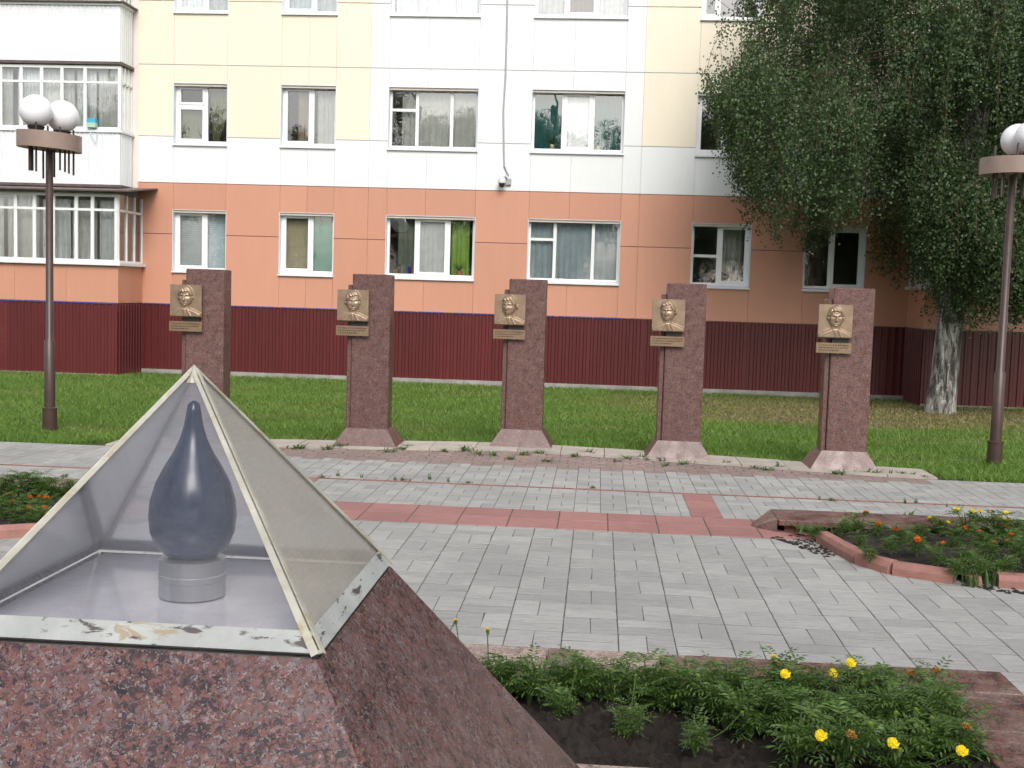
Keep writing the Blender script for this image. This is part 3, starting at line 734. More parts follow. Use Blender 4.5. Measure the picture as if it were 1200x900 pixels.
# left part of the facade behind the balconies, with the balcony windows' curtains
MB().add([(-24, DW+.02, -.4), (XL, DW+.02, -.4), (XL, DW+.02, 9.52), (-24, DW+.02, 9.52)], [(0, 1, 2, 3)]).build('wall', 'wall_backing', bld, at=(-15, DW, 0))
for k, (a, b) in enumerate(((-15.1, -14.1), (-14.0, -13.0), (-12.9, -12.2), (-12.1, -11.5), (-11.45, -10.9), (-10.85, -10.45))):
    curtain(a, b, 2.2, 3.5, 'curtain_white' if k % 2 else 'curtain_lace', 'white curtain, %s from the corner behind the ground floor balcony glazing' % ORD[5-k], Y=BY+.25, group='ground floor balcony curtains')
for k, (a, b) in enumerate(((-15.1, -14.0), (-13.9, -13.1), (-13.0, -12.45), (-12.4, -11.7), (-11.65, -11.2), (-11.15, -10.65))):
    curtain(a, b, 5.1, 6.35, 'curtain_lace' if k % 2 else 'curtain_white', 'lace curtain, %s from the corner behind the first floor balcony glazing' % ORD[5-k], Y=UY+.2, group='first floor balcony curtains', per=.09)
# little planter on the balcony rail and its bracket
bx = W(108, 144, UY-.06); pb = empty('planter_box', (bx[0], UY-.06, bx[1]-.12), 'small blue and mint planter box on the balcony rail', 'planter')
MB().box(bx[0]-.1, bx[0]+.1, UY-.12, UY+.0, bx[1]-.1, bx[1]).build('tray', 'box_mint', pb); MB().box(bx[0]-.1, bx[0]+.1, UY-.12, UY+.0, bx[1], bx[1]+.09).build('rim', 'box_cyan', pb)
MB().tube([(bx[0]-.1, UY-.05, bx[1]-.1), (bx[0]+.08, UY-.05, bx[1]-.45), (bx[0]+.12, UY-.05, bx[1]-.1)], .012, 6).build('bracket', 'reveal_metal', pb)

# right bay
rb, zs = lower_bay(6.63, 1, 14)
rps = [6.68, 7.3, 7.95, 8.6, 9.25, 9.9, 10.6, 11.3, 12, 13, 13.95]
glazing('glazing', 6.64, 14, BY, zs+.03, 3.62, rps, 3.28, rb, side=6.66)
MB().box(6.3, 14.2, BY-.25, DW, 3.68, 3.72).build('awning', 'awning_metal', rb)
for k in range(5):
    a = 6.8+k*1.3; curtain(a, a+1.1, 2.2, 3.5, 'curtain_lace', 'curtain, %s from the corner behind the balcony glazing hidden by the birch' % ORD[k], Y=BY+.3, group='right balcony curtains')
MB().add([(XR, DW+.02, -.4), (20, DW+.02, -.4), (20, DW+.02, 9.52), (XR, DW+.02, 9.52)], [(0, 1, 2, 3)]).build('wall', 'panel_yellow', bld, at=(15, DW, 0))
rp = MB().box(6.9, 14, UY+.03, DW, 3.9, 5.0).build('balcony', 'white_sheet', bld)
corrugated((6.9, UY), (14, UY), 3.87, 5.02, .105, .014, 'white_sheet', rp, (0, -1), 'corrugated_sheet')
rp2 = MB().box(6.9, 14, UY+.03, DW, 6.55, 7.7).build('balcony', 'white_sheet', bld)
corrugated((6.9, UY), (14, UY), 6.52, 7.72, .105, .014, 'white_sheet', rp2, (0, -1), 'corrugated_sheet')
glazing('glazing', 6.9, 14, UY+.02, 5.06, 6.44, [6.95, 7.6, 8.3, 9, 9.7, 10.4, 11.2, 12, 13, 13.95], 6.08, rp, side=6.93)

# things on the window sills
def pot_plant(x, z, Y, label, mat='terracotta', leaves=14, L=.2):
    r = empty('potted_plant', (x, Y, z), label, 'plant')
    MB().lathe([(.05, 0), (.07, .1), (.075, .1), (.06, .095)], 14, (x, Y, z)).build('pot', mat, r, True)
    v, f = [], []
    for i in range(leaves):
        a = random.random()*6.28; l = L*random.uniform(.6, 1.1); d = Vector((math.cos(a), math.sin(a)*.5, 0)); p = Vector((x, Y, z+.1)); s = Vector((-d.y, d.x, 0))*.012; o = len(v)
        for t in (0, .35, .7, 1):
            q = p+d*l*t*.8+Vector((0, 0, l*(1.5*t-.9*t*t))); w_ = (1-t)**.6; v += [tuple(q-s*w_), tuple(q+s*w_)]
        f += [(o+2*k, o+2*k+1, o+2*k+3, o+2*k+2) for k in range(3)]
    MB().add(v, f).build('foliage', 'weed_leaf', r)
z0 = ZS[1][0]+.055; a = WX[2][0]
pot_plant(a+.2, z0, DW+.27, 'small potted plant on the sill beside the blue and orange boxes'); pot_plant(a+1.62, z0, DW+.27, 'spiky potted plant in front of the lime green curtain', leaves=26, L=.28)
o = MB().cbox(a+.46, a+.53, DW+.25, DW+.31, z0, z0+.17, .006).build('box', 'box_blue'); tag(o, 'small blue box standing on the sill of the window with flower pots', 'box')
for k, xx in enumerate((.545, .62)):
    o = MB().cbox(a+xx, a+xx+.06, DW+.25, DW+.31, z0, z0+.16-.02*k, .006).build('box', 'box_orange'); tag(o, 'small orange box on the sill beside the blue box', 'box', 'orange boxes on the sill')
a = WX[4][0]; pot_plant(a+.83, z0, DW+.27, 'plant in a cream clay pot on a dim window sill', 'clay_pot'); pot_plant(a+1.08, z0, DW+.27, 'small plant in a white pot beside the cream clay pot', 'white_plastic', 10, .12)
z0 = ZS[2][0]+.055; a = WX[3][0]; pot_plant(a+.45, z0, DW+.26, 'leafy plant before the left teal curtain', 'clay_pot', 26, .3); pot_plant(a+1.45, z0, DW+.26, 'small plant at the foot of the right teal curtain', 'clay_pot', 12, .13)

# wall camera with its cable
cx_, cz_ = W(589, 214); sc_ = empty('security_camera', (cx_, DW, cz_), 'grey dome security camera on the white wall panels', 'camera')
MB().lathe([(.001, .1), (.05, .095), (.085, .05), (.09, -.02), (.085, -.03)][::-1], 20, (cx_, DW-.18, cz_)).build('housing', 'camera_shell', sc_, True)
MB().lathe([(.012, -.125), (.045, -.11), (.065, -.08), (.072, -.03)], 20, (cx_, DW-.18, cz_)).build('dome', 'dark_plastic', sc_, True)
MB().tube([(cx_, DW-.18, cz_+.08), (cx_+.06, DW-.1, cz_+.12), (cx_+.12, DW-.005, cz_+.05)], .025, 8).build('bracket', 'grey_cable', sc_)
MB().cbox(cx_+.07, cx_+.19, DW-.06, DW-.004, cz_-.05, cz_+.09, .01).build('junction_box', 'grey_cable', sc_)
pts = [(595, -140), (595, -20), (594, 40), (592.5, 90), (590, 130), (590.5, 175), (591, 195), (596, 206)]
o = MB().tube([(W(*p)[0], DW-.018, W(*p)[1]) for p in pts], .02, 6).build('cable', 'grey_cable', None, True); tag(o, 'grey cable running down the white wall to the dome camera', 'cable')

# ------------------------------------------------------------------ memorial pillars
def relief(turn, hair, glasses, seedv):
    """bust relief as a height field, x to the right and z up, depth towards -y, on a 0.36 m plate"""
    n = 76; u = np.linspace(-1, 1, n); U, Vv = np.meshgrid(u, u); rg = np.random.default_rng(seedv)
    hx, hy = .06*turn, .24
    g = lambda x, y, sx, sy: np.exp(-((U-x)/sx)**2-((Vv-y)/sy)**2)
    cap = lambda x, y, rx, ry, p=.5: np.clip(1-((U-x)/rx)**2-((Vv-y)/ry)**2, 0, 1)**p
    jaw = np.interp(Vv, [-.42, -.3, -.12, .2, .8], [.2, .31, .40, .44, .42])
    head = np.clip(1-((U-hx)/jaw)**2-np.abs((Vv-hy)/.64)**3, 0, 1)**.42*.34
    fx = hx+.15*turn
    face = head.copy(); m = np.clip(head/.1, 0, 1)
    nose = np.clip(1-np.abs(U-fx)/np.interp(Vv, [-.02, .06, .34], [.1, .085, .035]), 0, 1)*np.interp(Vv, [-.03, .02, .34, .4], [0, .2, .09, 0])
    face += m*nose
    for s in (-1, 1):
        k = 1-.4*max(0, s*turn); ex = fx+s*.175*k
        face -= m*.075*g(ex, .27, .1, .055); face += m*.03*g(ex, .262, .055, .022)
        face += m*.05*np.clip(1-np.abs((U-ex)/.15), 0, 1)*np.exp(-((Vv-.37+.25*np.abs(U-ex)**1.5)/.03)**2)
        face += m*.022*g(fx+s*.25*k, .1, .11, .1)-m*.02*g(fx+s*.16*k, -.02, .05, .1)
        face = np.maximum(face, .17*cap(hx+s*.45-.07*turn, .2, .075, .16)*(0 if s*turn > .5 else 1))
        if glasses:
            rr = np.hypot((U-ex)/.15, (Vv-.255)/.1); face += m*.05*np.exp(-((rr-1)/.16)**2)
    face -= m*.06*g(fx, -.1, .14, .018); face += m*.03*g(fx, -.06, .12, .03)+m*.03*g(fx, -.14, .1, .025)-m*.03*g(fx, -.2, .1, .025)+m*.05*g(fx, -.28, .1, .06)
    hl = .64-hair*.05+.03*np.sin(U*7+seedv)-.9*np.clip(np.abs(U-fx)-.26, 0, 1)*2.2
    hm = np.sqrt(((U-hx)/.5)**2+((Vv-hy-.06)/.68)**2)
    hz = np.where((hm < 1) & (Vv > np.maximum(hl, .33)), np.clip(1-hm**2, 0, 1)**.3*(.37+.06*hair)+.022*np.sin(U*(30+6*hair)+Vv*22+3*np.sin(Vv*7+U*3)), 0)
    face = np.maximum(face, hz)
    neck = np.clip(1-((U-hx*.5)/.26)**2, 0, 1)**.5*.2*(Vv < .0)*(Vv > -.75)
    sh = np.interp(np.abs(U-hx*.4), [0, .25, .6, .95, 1.1], [-.38, -.42, -.56, -.72, -.9])
    bust = np.clip((sh-Vv)/.12, 0, 1)**.5*.2*np.clip(1.25-np.abs(U)**2*.5, 0, 1)
    bust += (Vv < sh)*.05*np.exp(-((np.abs(U-hx*.4)-(-.3-Vv)*.55-.02)/.035)**2)+(Vv < sh)*.06*g(hx*.4, -.75, .07, .3)
    h_ = np.maximum(np.maximum(face, neck), bust); h_ += .0015*rg.standard_normal(h_.shape)
    ed = np.clip((1-np.maximum(np.abs(U), np.abs(Vv)))/.04, 0, 1); h_ *= ed
    S = .178; V = np.stack([U*S, -.002-h_*.16, Vv*S], -1).reshape(-1, 3)
    F = [(j*n+i, j*n+i+1, (j+1)*n+i+1, (j+1)*n+i) for j in range(n-1) for i in range(n-1)]
    me = mesh_np('portrait_relief', V, F); me.shade_smooth(); return me
PIL = [(-4.43, 12.76, 0, 1, 0, 'memorial pillar of red granite behind the glass pyramid, bronze portrait with swept-back hair'),
       (-2.61, 13.08, .4, .6, 0, 'red granite memorial pillar beside the pyramid side, bronze portrait of a round-faced man in a collar'),
       (-.865, 13.56, -1, .3, 0, 'middle red granite memorial pillar, bronze portrait turned to profile with jacket lapels'),
       (.935, 13.05, -.8, .2, 0, 'red granite memorial pillar with bronze portrait of a short-haired man, half turned, in a jacket'),
       (2.69, 12.73, 0, .9, 1, 'red granite memorial pillar at the end beside the birch, bronze portrait with glasses')]
for i, (x, y, turn, hair, gl, lab) in enumerate(PIL):
    r = empty('memorial_pillar', (x, y, 0), lab, 'memorial', 'memorial pillars on the kerb arc')
    d0 = y+.1
    MB().frust((x-.37, x+.37, y, y+.6), (x-.235, x+.245, d0, y+.46), 0, .205).build('base', 'granite_pillar', r)
    MB().cbox(x-.19, x+.245, d0, d0+.27, .2, 1.965, .008).build('shaft', 'granite_pillar', r)
    MB().cbox(x-.245, x-.194, d0+.03, d0+.24, .2, 1.84, .006).build('side_slab', 'granite_pillar', r)
    px, pz = x-.17, 1.605
    MB().cbox(px-.18, px+.18, d0-.055, d0-.03, pz-.18, pz+.18, .003).build('plaque', 'bronze', r)
    me = relief(turn, hair, gl, 11+i); o = link('portrait_relief', me, 'bronze', r, Vector((px, d0-.055, pz))-wloc(r))
    pl = MB().cbox(px-.19, px+.185, d0-.055, d0-.03, 1.265, 1.375, .003).build('name_plate', 'bronze_plate', r)
    tl = MB()
    for k, zz in enumerate((1.35, 1.322, 1.295)):
        q = px-.165
        while q < px+.15:
            w_ = random.uniform(.008, .02); tl.box(q, q+w_, d0-.0565, d0-.054, zz-.006, zz+.006); q += w_+random.uniform(.004, .012)
            if k == 2 and q > px+.03: break
    tl.build('engraved_lines', 'bronze_dark', pl)
    MB().box(px-.1, px+.17, d0-.03, d0+.04, 1.28, 1.75).build('mount', 'bronze_dark', r) if False else MB().box(px-.02, px+.15, d0-.03, d0+.01, 1.3, 1.74).build('mount', 'dark_plastic', r)

# ------------------------------------------------------------------ lamps
def lamp(X, Y, globes, tilt, label):
    r = empty('street_lamp', (X, Y, gz(Y)), label, 'lamp', 'globe lamps by the lawn')
    L = lambda prof, nm, m, c=(0, 0, 0), seg=20: MB().lathe(prof, seg, (X+c[0], Y+c[1], gz(Y)+c[2])).build(nm, m, r, True)
    L([(.085, -.1), (.085, .25), (.092, .25), (.092, .265), (.066, .275)], 'base_sleeve', 'brown_paint')
    L([(.064, .26), (.062, 1.07), (.045, 1.09), (.042, 3.34)], 'pole', 'brown_paint')
    mb = MB().lathe([(.05, 3.40), (.355, 3.34), (.365, 3.34), (.365, 3.53), (.35, 3.53), (.34, 3.42), (.05, 3.43)], 36, (X, Y, gz(Y)))
    mb.v = [(a, b, c-tilt*(a-X)) for a, b, c in mb.v]; mb.build('drum', 'drum_paint', r, True)
    for k, (ga, gr) in enumerate(globes):
        gx, gy = math.cos(ga)*gr, math.sin(ga)*gr; dzz = -tilt*gx
        L([(.07, 3.45), (.075, 3.53), (.1, 3.585), (.075, 3.6)], 'globe_holder', 'dark_plastic', (gx, gy, dzz))
        q = [(max(.001, .19*math.sin(t)), 3.765-.19*math.cos(t)) for t in np.linspace(.25, math.pi, 16)]
        L(q, 'globe', 'globe_plastic', (gx, gy, dzz), 28)
    rr = random.Random(int(X*10))
    for k in range(11):
        a = k*2*math.pi/11+rr.uniform(-.1, .1); q = rr.choice((.2, .24, .27)); x, y = X+math.cos(a)*q, Y+math.sin(a)*q
        MB().tube([(x, y, 3.0+rr.uniform(0, .1)), (x, y, rr.choice((3.45, 3.58, 3.66)))], .013, 6).build('rod', 'brown_paint', r)
lamp(-6.57, 13.64, ((4.057, .164), (1.3, .223)), .06, 'brown lamp post with white globes before the white balconies')
lamp(4.67, 14.0, ((-.56, .19), (1.1, .22)), .0, 'brown lamp post with white globes before the birch')

# ------------------------------------------------------------------ the glass pyramid memorial
PX0, PY0 = -.8824, 2.5123; ZG = 1.1335; AP = 1.6409; S0 = .380
mon = empty('glass_pyramid_memorial', (PX0, PY0, .12), 'red granite pyramid base capped with a scratched clear pyramid on pale frame', 'monument')
S1 = S0+.703*(ZG-.12)
gb = MB(); zt = ZG-.004
sq = lambda s, z: [(PX0-s, PY0-s, z), (PX0+s, PY0-s, z), (PX0+s, PY0+s, z), (PX0-s, PY0+s, z)]
b0, t0 = sq(S1, .12), sq(S0, zt)
core = MB().frust((PX0-S1+.02, PX0+S1-.02, PY0-S1+.02, PY0+S1-.02), (PX0-S0+.02, PX0+S0-.02, PY0-S0+.02, PY0+S0-.02), .12, zt-.003).build('core', 'concrete', mon)
for k in range(4):
    j = (k+1) % 4; a, b, c, d = [Vector(q) for q in (b0[k], b0[j], t0[j], t0[k])]
    e = (b-a).normalized(); n = e.cross(d-a).normalized(); i_ = .006
    q = [a+e*i_, b-e*i_, c-e*i_, d+e*i_]
    MB().add([tuple(v) for v in q]+[tuple(v-n*.02) for v in q], [(0,1,2,3),(7,6,5,4),(0,4,5,1),(1,5,6,2),(2,6,7,3),(3,7,4,0)]).build('granite_face', 'granite_near', mon, at=(PX0, PY0, .3))
plain('floor_sheet', (.6, .58, .62), .07, .12, 6, fine=.1, spec=1.0)
box('floor_sheet', 'floor_sheet', mon, PX0-S0+.025, PX0+S0-.025, PY0-S0+.025, PY0+S0-.025, zt-.002, zt+.004)
cov = empty('glass_cover', (0, 0, ZG-.12)); cov.parent = mon
cq = sq(S0, ZG+.005); apx = Vector((PX0, PY0, AP))
fmO = MB()
for k in range(4):
    a, b = Vector(cq[k]), Vector(cq[(k+1) % 4]); e = (b-a).normalized(); n = (b-a).cross(apx-a).normalized(); 
    ins = .012
    tri = [a-n*.004, b-n*.004, apx-n*.004]
    MB().add([tuple(v) for v in tri], [(0, 1, 2)]).build('plexiglass_pane', ('plexi_clear', 'plexi_beige', 'plexi_milky', 'plexi_milky')[k], cov, at=(PX0, PY0, ZG))
    mid = (a+b)/2; up = (apx-mid).normalized(); hb = .044
    fr_ = hb/(apx-mid).length; a2, b2 = a.lerp(apx, fr_), b.lerp(apx, fr_)
    q = [a, b, b2, a2]
    MB().add([tuple(v+n*.003) for v in q]+[tuple(v-n*.001) for v in q], [(0,1,2,3),(7,6,5,4),(0,4,5,1),(1,5,6,2),(2,6,7,3),(3,7,4,0)]).build('frame_skirt', 'frame_peeling', cov, at=(PX0, PY0, ZG))
    # ridge strips: an angle profile laid over each edge
    w_ = .016
    for (p, s) in ((a, 1), (b, -1)):
        d_ = (apx-p).normalized(); t_ = (e*s-d_*(e*s).dot(d_)).normalized()*w_
        p0 = p.lerp(apx, .0); q = [p0, p0+t_, apx-d_*.02+t_*.5, apx]
        MB().add([tuple(v+n*.0065) for v in q]+[tuple(v+n*.0035) for v in q], [(0,1,2,3),(7,6,5,4),(0,4,5,1),(1,5,6,2),(2,6,7,3),(3,7,4,0)]).build('ridge_strip', 'frame_paint', cov, at=(PX0, PY0, ZG))
MB().lathe([(.022, AP-.03), (.012, AP-.008), (.002, AP+.008)], 8, (PX0, PY0, 0)).build('apex_cap', 'frame_paint', cov)
tor = empty('flame_sculpture', (PX0, PY0, ZG+.004), 'dark blue glass flame on a steel cylinder inside the clear pyramid', 'sculpture')
zb = 1.075+.062
prof = [(.03, 1.222), (.055, 1.226), (.078, 1.245), (.092, 1.28), (.0955, 1.315), (.092, 1.35), (.08, 1.39), (.062, 1.425), (.044, 1.455), (.03, 1.485), (.021, 1.515), (.016, 1.545), (.013, 1.562), (.004, 1.57)]
MB().lathe(prof, 40, (PX0, PY0, 0)).build('flame', 'flame_glass', tor, True)
MB().lathe([(.072, zb), (.072, 1.172), (.074, 1.174), (.074, 1.186), (.072, 1.188), (.072, 1.22), (.03, 1.224)], 36, (PX0, PY0, 0)).build('pedestal', 'steel_worn', tor, True)

# ------------------------------------------------------------------ granite surround with its flower bed
SX0, SX1, SY0, SY1 = 2*CX-1.94, 1.94, -.55, 5.54; BX0, BX1, BYa, BYb = -3.3, 1.54, 4.17, 5.22
sur = empty('granite_surround', (CX, 2.5, 0), 'low surround of red granite slabs framing the foreground flower bed', 'planter')
MB().box(SX0+.01, SX1-.01, SY0+.01, BYa-.02, -.05, .09).build('bed_core', 'concrete', sur)
def slab(x0, x1, y0, y1, m, z=.12): MB().cbox(x0+.002, x1-.002, y0+.002, y1-.002, .0, z+random.uniform(-.003, .003), .006).build('granite_slab', m, sur)
xs_ = [BX0, -2.4, -1.6, -.75, G(640, 772, .12).x, G(676, 772, .12).x, G(774, 775, .12).x, G(803, 775, .12).x, 1.0, BX1, SX1]
mt = ['granite_slab', 'granite_pale', 'granite_slab', 'granite_pale', 'granite_slab', 'granite_pale', 'granite_slab', 'granite_slab', 'granite_slab', 'granite_slab']
for a, b, m in zip(xs_, xs_[1:], mt): slab(a, b, BYb, SY1, m)
for a, b in zip((BYa, 4.75), (4.75, BYb)): slab(BX1, SX1, a, b, 'granite_slab'); slab(SX0, BX0, a, b, 'granite_slab')
slab(SX0, BX0, BYb, SY1, 'granite_slab')
for a, b in zip(np.linspace(SX0, SX1, 9), np.linspace(SX0, SX1, 9)[1:]):
    slab(a, b, 3.72, BYa, 'granite_pale')
    slab(a, b, SY0, 1.3, 'granite_slab') if False else None
for a, b in ((SX0, PX0-S1-.02), (PX0+S1+.02, SX1)): slab(a, b, SY0, 3.72, 'granite_slab')
slab(PX0-S1-.02, PX0+S1+.02, SY0, PY0-S1-.01, 'granite_slab')
def soil_patch(name, poly, z, bump, step, parent=None, mat='soil', drop=0.):
    xs = [p[0] for p in poly]; ys = [p[1] for p in poly]
    def inside(x, y):
        c = False; n = len(poly)
        for i in range(n):
            (xa, ya), (xb, yb) = poly[i], poly[(i+1) % n]
            if (ya > y) != (yb > y) and x < (xb-xa)*(y-ya)/(yb-ya)+xa: c = not c
        return c
    nx_, ny_ = int((max(xs)-min(xs))/step)+2, int((max(ys)-min(ys))/step)+2; idx = {}; v = []; f = []
    for j in range(ny_):
        for i in range(nx_):
            x, y = min(xs)+i*step, min(ys)+j*step
            if inside(x, y):
                idx[i, j] = len(v); v.append((x+random.uniform(-.3, .3)*step, y+random.uniform(-.3, .3)*step, z+bump*(.5*math.sin(x*3.1+y*2)+.5*math.sin(x*7-y*5))+random.uniform(-.4, .6)*bump))
    for (i, j) in idx:
        if all(k in idx for k in ((i+1, j), (i, j+1), (i+1, j+1))) and random.random() >= drop*(.6+.8*math.sin(i*1.3)*math.cos(j*1.1)): f.append((idx[i, j], idx[i+1, j], idx[i+1, j+1], idx[i, j+1]))
    o = MB().add(v, f).build(name, mat, parent); return o
tag(soil_patch('soil', [(BX0-.02, BYa-.02), (BX1+.02, BYa-.02), (BX1+.02, BYb+.02), (BX0-.02, BYb+.02)], .05, .05, .022), kind='structure')
MB().box(BX0, BX1, BYa-.03, BYa, -.05, .1).build('bed_wall', 'concrete', sur)

# ------------------------------------------------------------------ marigold plants
TENS = {2: ('twentieth', 'twenty'), 3: ('thirtieth', 'thirty'), 4: ('fortieth', 'forty')}
def ordn(i):
    i += 1
    if i <= 20: return ORD[i-1]
    t, u = divmod(i, 10); return TENS[t][0] if u == 0 else TENS[t][1]+'-'+ORD[u-1]
def leaf_geo(v, f, p, d, L, nl, curve, rg):
    """a feathery leaf: pairs of narrow leaflets along a bending rib"""
    d = d.normalized(); side = d.cross(Vector((0, 0, 1)))
    if side.length < .05: side = Vector((1, 0, 0))
    side.normalize(); up = side.cross(d)
    for k in range(nl):
        t = (k+1)/nl; c = p+d*L*t+Vector((0, 0, -curve*L*t*t)); dd = (d+Vector((0, 0, -2*curve*t))).normalized()
        for s in ((-1, 1) if k < nl-1 else (0,)):
            ax = (dd*.55+side*s*.9+up*rg.uniform(-.15, .25)).normalized() if s else dd
            ll = L*.34*(1-.45*abs(t-.45))*rg.uniform(.8, 1.15); wv = ax.cross(up).normalized()*ll*.14; o = len(v)
            v += [tuple(c), tuple(c+ax*ll*.5+wv), tuple(c+ax*ll+Vector((0, 0, -ll*.15))), tuple(c+ax*ll*.5-wv)]; f.append((o, o+1, o+2, o+3))
def plant_meshes(seed, h, rad, nl):
    rg = random.Random(seed); v, f = [], []; st = MB(); tips = []
    for k in range(7):
        a = rg.uniform(0, 6.28); e = rg.uniform(.2, 1)*rad; tip = Vector((math.cos(a)*e, math.sin(a)*e, h*rg.uniform(.65, 1.05))); tips.append(tip)
        m = tip*.5; m.z = tip.z*.6; st.tube([(0, 0, -.02), tuple(m), tuple(tip)], [.006, .004, .003], 5)
        for j in range(nl):
            t = rg.uniform(.2, 1.0); p = (Vector((0, 0, 0)).lerp(m, t*2) if t < .5 else m.lerp(tip, t*2-1)); b = rg.uniform(0, 6.28)
            leaf_geo(v, f, p, Vector((math.cos(b), math.sin(b), rg.uniform(.0, .9))), rg.uniform(.08, .14), 6, rg.uniform(.1, .5), rg)
    return MB().add(v, f), st, tips
def flower_mesh(name, r, layers, mat):
    v, f = [], []; rg = random.Random(5)
    for l in range(layers):
        el = (-.15, .2, .5, .95)[l]; n = (14, 12, 9, 6)[l]; q = r*(1, .98, .9, .8)[l]
        for k in range(n):
            a = 2*math.pi*(k+.5*l)/n+rg.uniform(-.15, .15); e = el+rg.uniform(-.12, .12)
            d = Vector((math.cos(a)*math.cos(e), math.sin(a)*math.cos(e), math.sin(e))); s = Vector((-math.sin(a), math.cos(a), 0)); up = d.cross(s)*-1; o = len(v); w_ = q*.23
            for t, ww, zz in ((.15, .35, 0), (.6, .9, .12), (.92, 1.0, .1), (1.04, .5, -.05)):
                c = d*q*t*rg.uniform(.8, 1.15)+up*q*zz+Vector((0, 0, .004)); v += [tuple(c-s*w_*ww), tuple(c+s*w_*ww)]
            f += [(o+2*i, o+2*i+1, o+2*i+3, o+2*i+2) for i in range(3)]
    me = bpy.data.meshes.new(name); me.from_pydata(v, [], f); me.materials.append(MATS[mat]); return me
FL = {c: flower_mesh('flower', .026 if c not in ('bud', 'tip') else .011, 4, m) for c, m in (('yellow', 'petal_yellow'), ('tip', 'petal_yellow'), ('orange', 'petal_orange'), ('faded', 'petal_faded'), ('bud', 'bud_green'))}
calyx_me = MB().lathe([(.003, -.03), (.008, -.02), (.0095, 0), (.006, .006)], 8).mesh('calyx'); calyx_me.materials.append(MATS['stem_green'])
PV = []
for k in range(5):
    a, b, tips = plant_meshes(40+k, .21, .13, 10); m1 = a.mesh('foliage'); m1.materials.append(MATS['marigold_leaf']); m2 = b.mesh('stems'); m2.materials.append(MATS['stem_green']); PV.append((m1, m2, tips))
def marigold(x, y, z, s, var, label, group, flowers=()):
    r = empty('marigold_plant', (x, y, z), label, 'plant', group); r.scale = (s, s, s*random.uniform(.9, 1.1)); r.rotation_euler.z = random.uniform(0, 6.28)
    m1, m2, tips = PV[var]
    link('foliage', m1, None, r); link('stems', m2, None, r)
    for k, (c, fs, ex) in enumerate(flowers):
        t = tips[k % len(tips)]+Vector((0, 0, ex)); fl = link('flower', FL[c], None, r, t); fl.scale = (fs/s,)*3; fl.rotation_euler = (random.uniform(-.5, .5), random.uniform(-.5, .5), random.uniform(0, 6))
        link('calyx', calyx_me, None, fl)
        b = t+Vector((0, 0, -.01-ex)); 
    return r
GF = 'marigolds of the foreground bed'
def at_px(px, py, z): p = G(px, py, z); return p.x, p.y
fore = [  # photo position of the plant's middle, flowers
    (562, 760, 1.0, ['bud']), (600, 795, 1.1, ['bud']), (640, 800, 1.0, ['bud', 'bud']), (690, 808, 1.15, ['bud']), (742, 805, 1.1, ['bud', 'bud']), (775, 820, 1.0, []),
    (805, 822, 1.1, []), (850, 815, 1.1, ['bud']), (898, 800, 1.2, ['yellow']), (925, 815, 1.2, ['yellow', 'bud']), (985, 800, 1.2, ['yellow', 'yellow']), (960, 850, 1.2, ['yellow', 'bud']),
    (1040, 812, 1.2, ['faded', 'bud']), (1075, 815, 1.1, ['faded', 'bud']), (1010, 850, 1.2, ['bud', 'bud']), (1060, 858, 1.25, ['yellow', 'bud']), (1110, 850, 1.1, ['faded', 'yellow']), (1120, 885, 1.1, ['yellow']),
    (930, 885, 1.2, []), (985, 890, 1.2, ['faded']), (880, 850, 1.1, []), (1050, 895, 1.2, []), (660, 830, .8, []), (735, 850, .75, []), (815, 870, .7, []), (850, 835, 1.0, [])]
fore += [(580, 785, 1.0, []), (620, 812, 1.0, []), (665, 800, 1.1, []), (715, 802, 1.0, []), (760, 800, 1.1, []), (830, 812, 1.2, []), (870, 822, 1.1, []), (905, 845, 1.2, []), (945, 862, 1.1, []), (955, 820, 1.1, []), (1010, 815, 1.2, []), (1030, 835, 1.1, []), (1085, 840, 1.1, []), (1090, 880, 1.1, [])]
fore = [(min(max(at_px(a, b, .1)[0], BX0+.1), BX1-.05), min(max(at_px(a, b, .1)[1], BYa+.06), BYb-.2), c, []) for a, b, c, d in fore]
fore.sort(key=lambda q: q[0])
FW = [(997, 777, 'yellow', .27), (920, 790, 'yellow', .25), (976, 789, 'yellow', .24), (962, 862, 'yellow', .27), (1127, 880, 'yellow', .25), (1046, 871, 'yellow', .26), (534, 727, 'tip', .34), (571, 738, 'tip', .33), (906, 770, 'tip', .28),
      (1068, 789, 'faded', .27), (1097, 786, 'faded', .27), (1132, 852, 'faded', .25), (997, 862, 'faded', .24)]+[(x, y, 'bud', .25) for x, y in ((675, 787), (716, 785), (818, 793), (1012, 798), (1050, 836), (1073, 832), (1092, 842), (905, 812), (870, 835), (1020, 850), (950, 838), (1055, 880), (745, 792))]
fl_of = {}
for px, py, c, z in FW:
    p = G(px, py, z); k = min(range(len(fore)), key=lambda i: (fore[i][0]-p.x)**2+(fore[i][1]-p.y)**2); fl_of.setdefault(k, []).append((c, p))
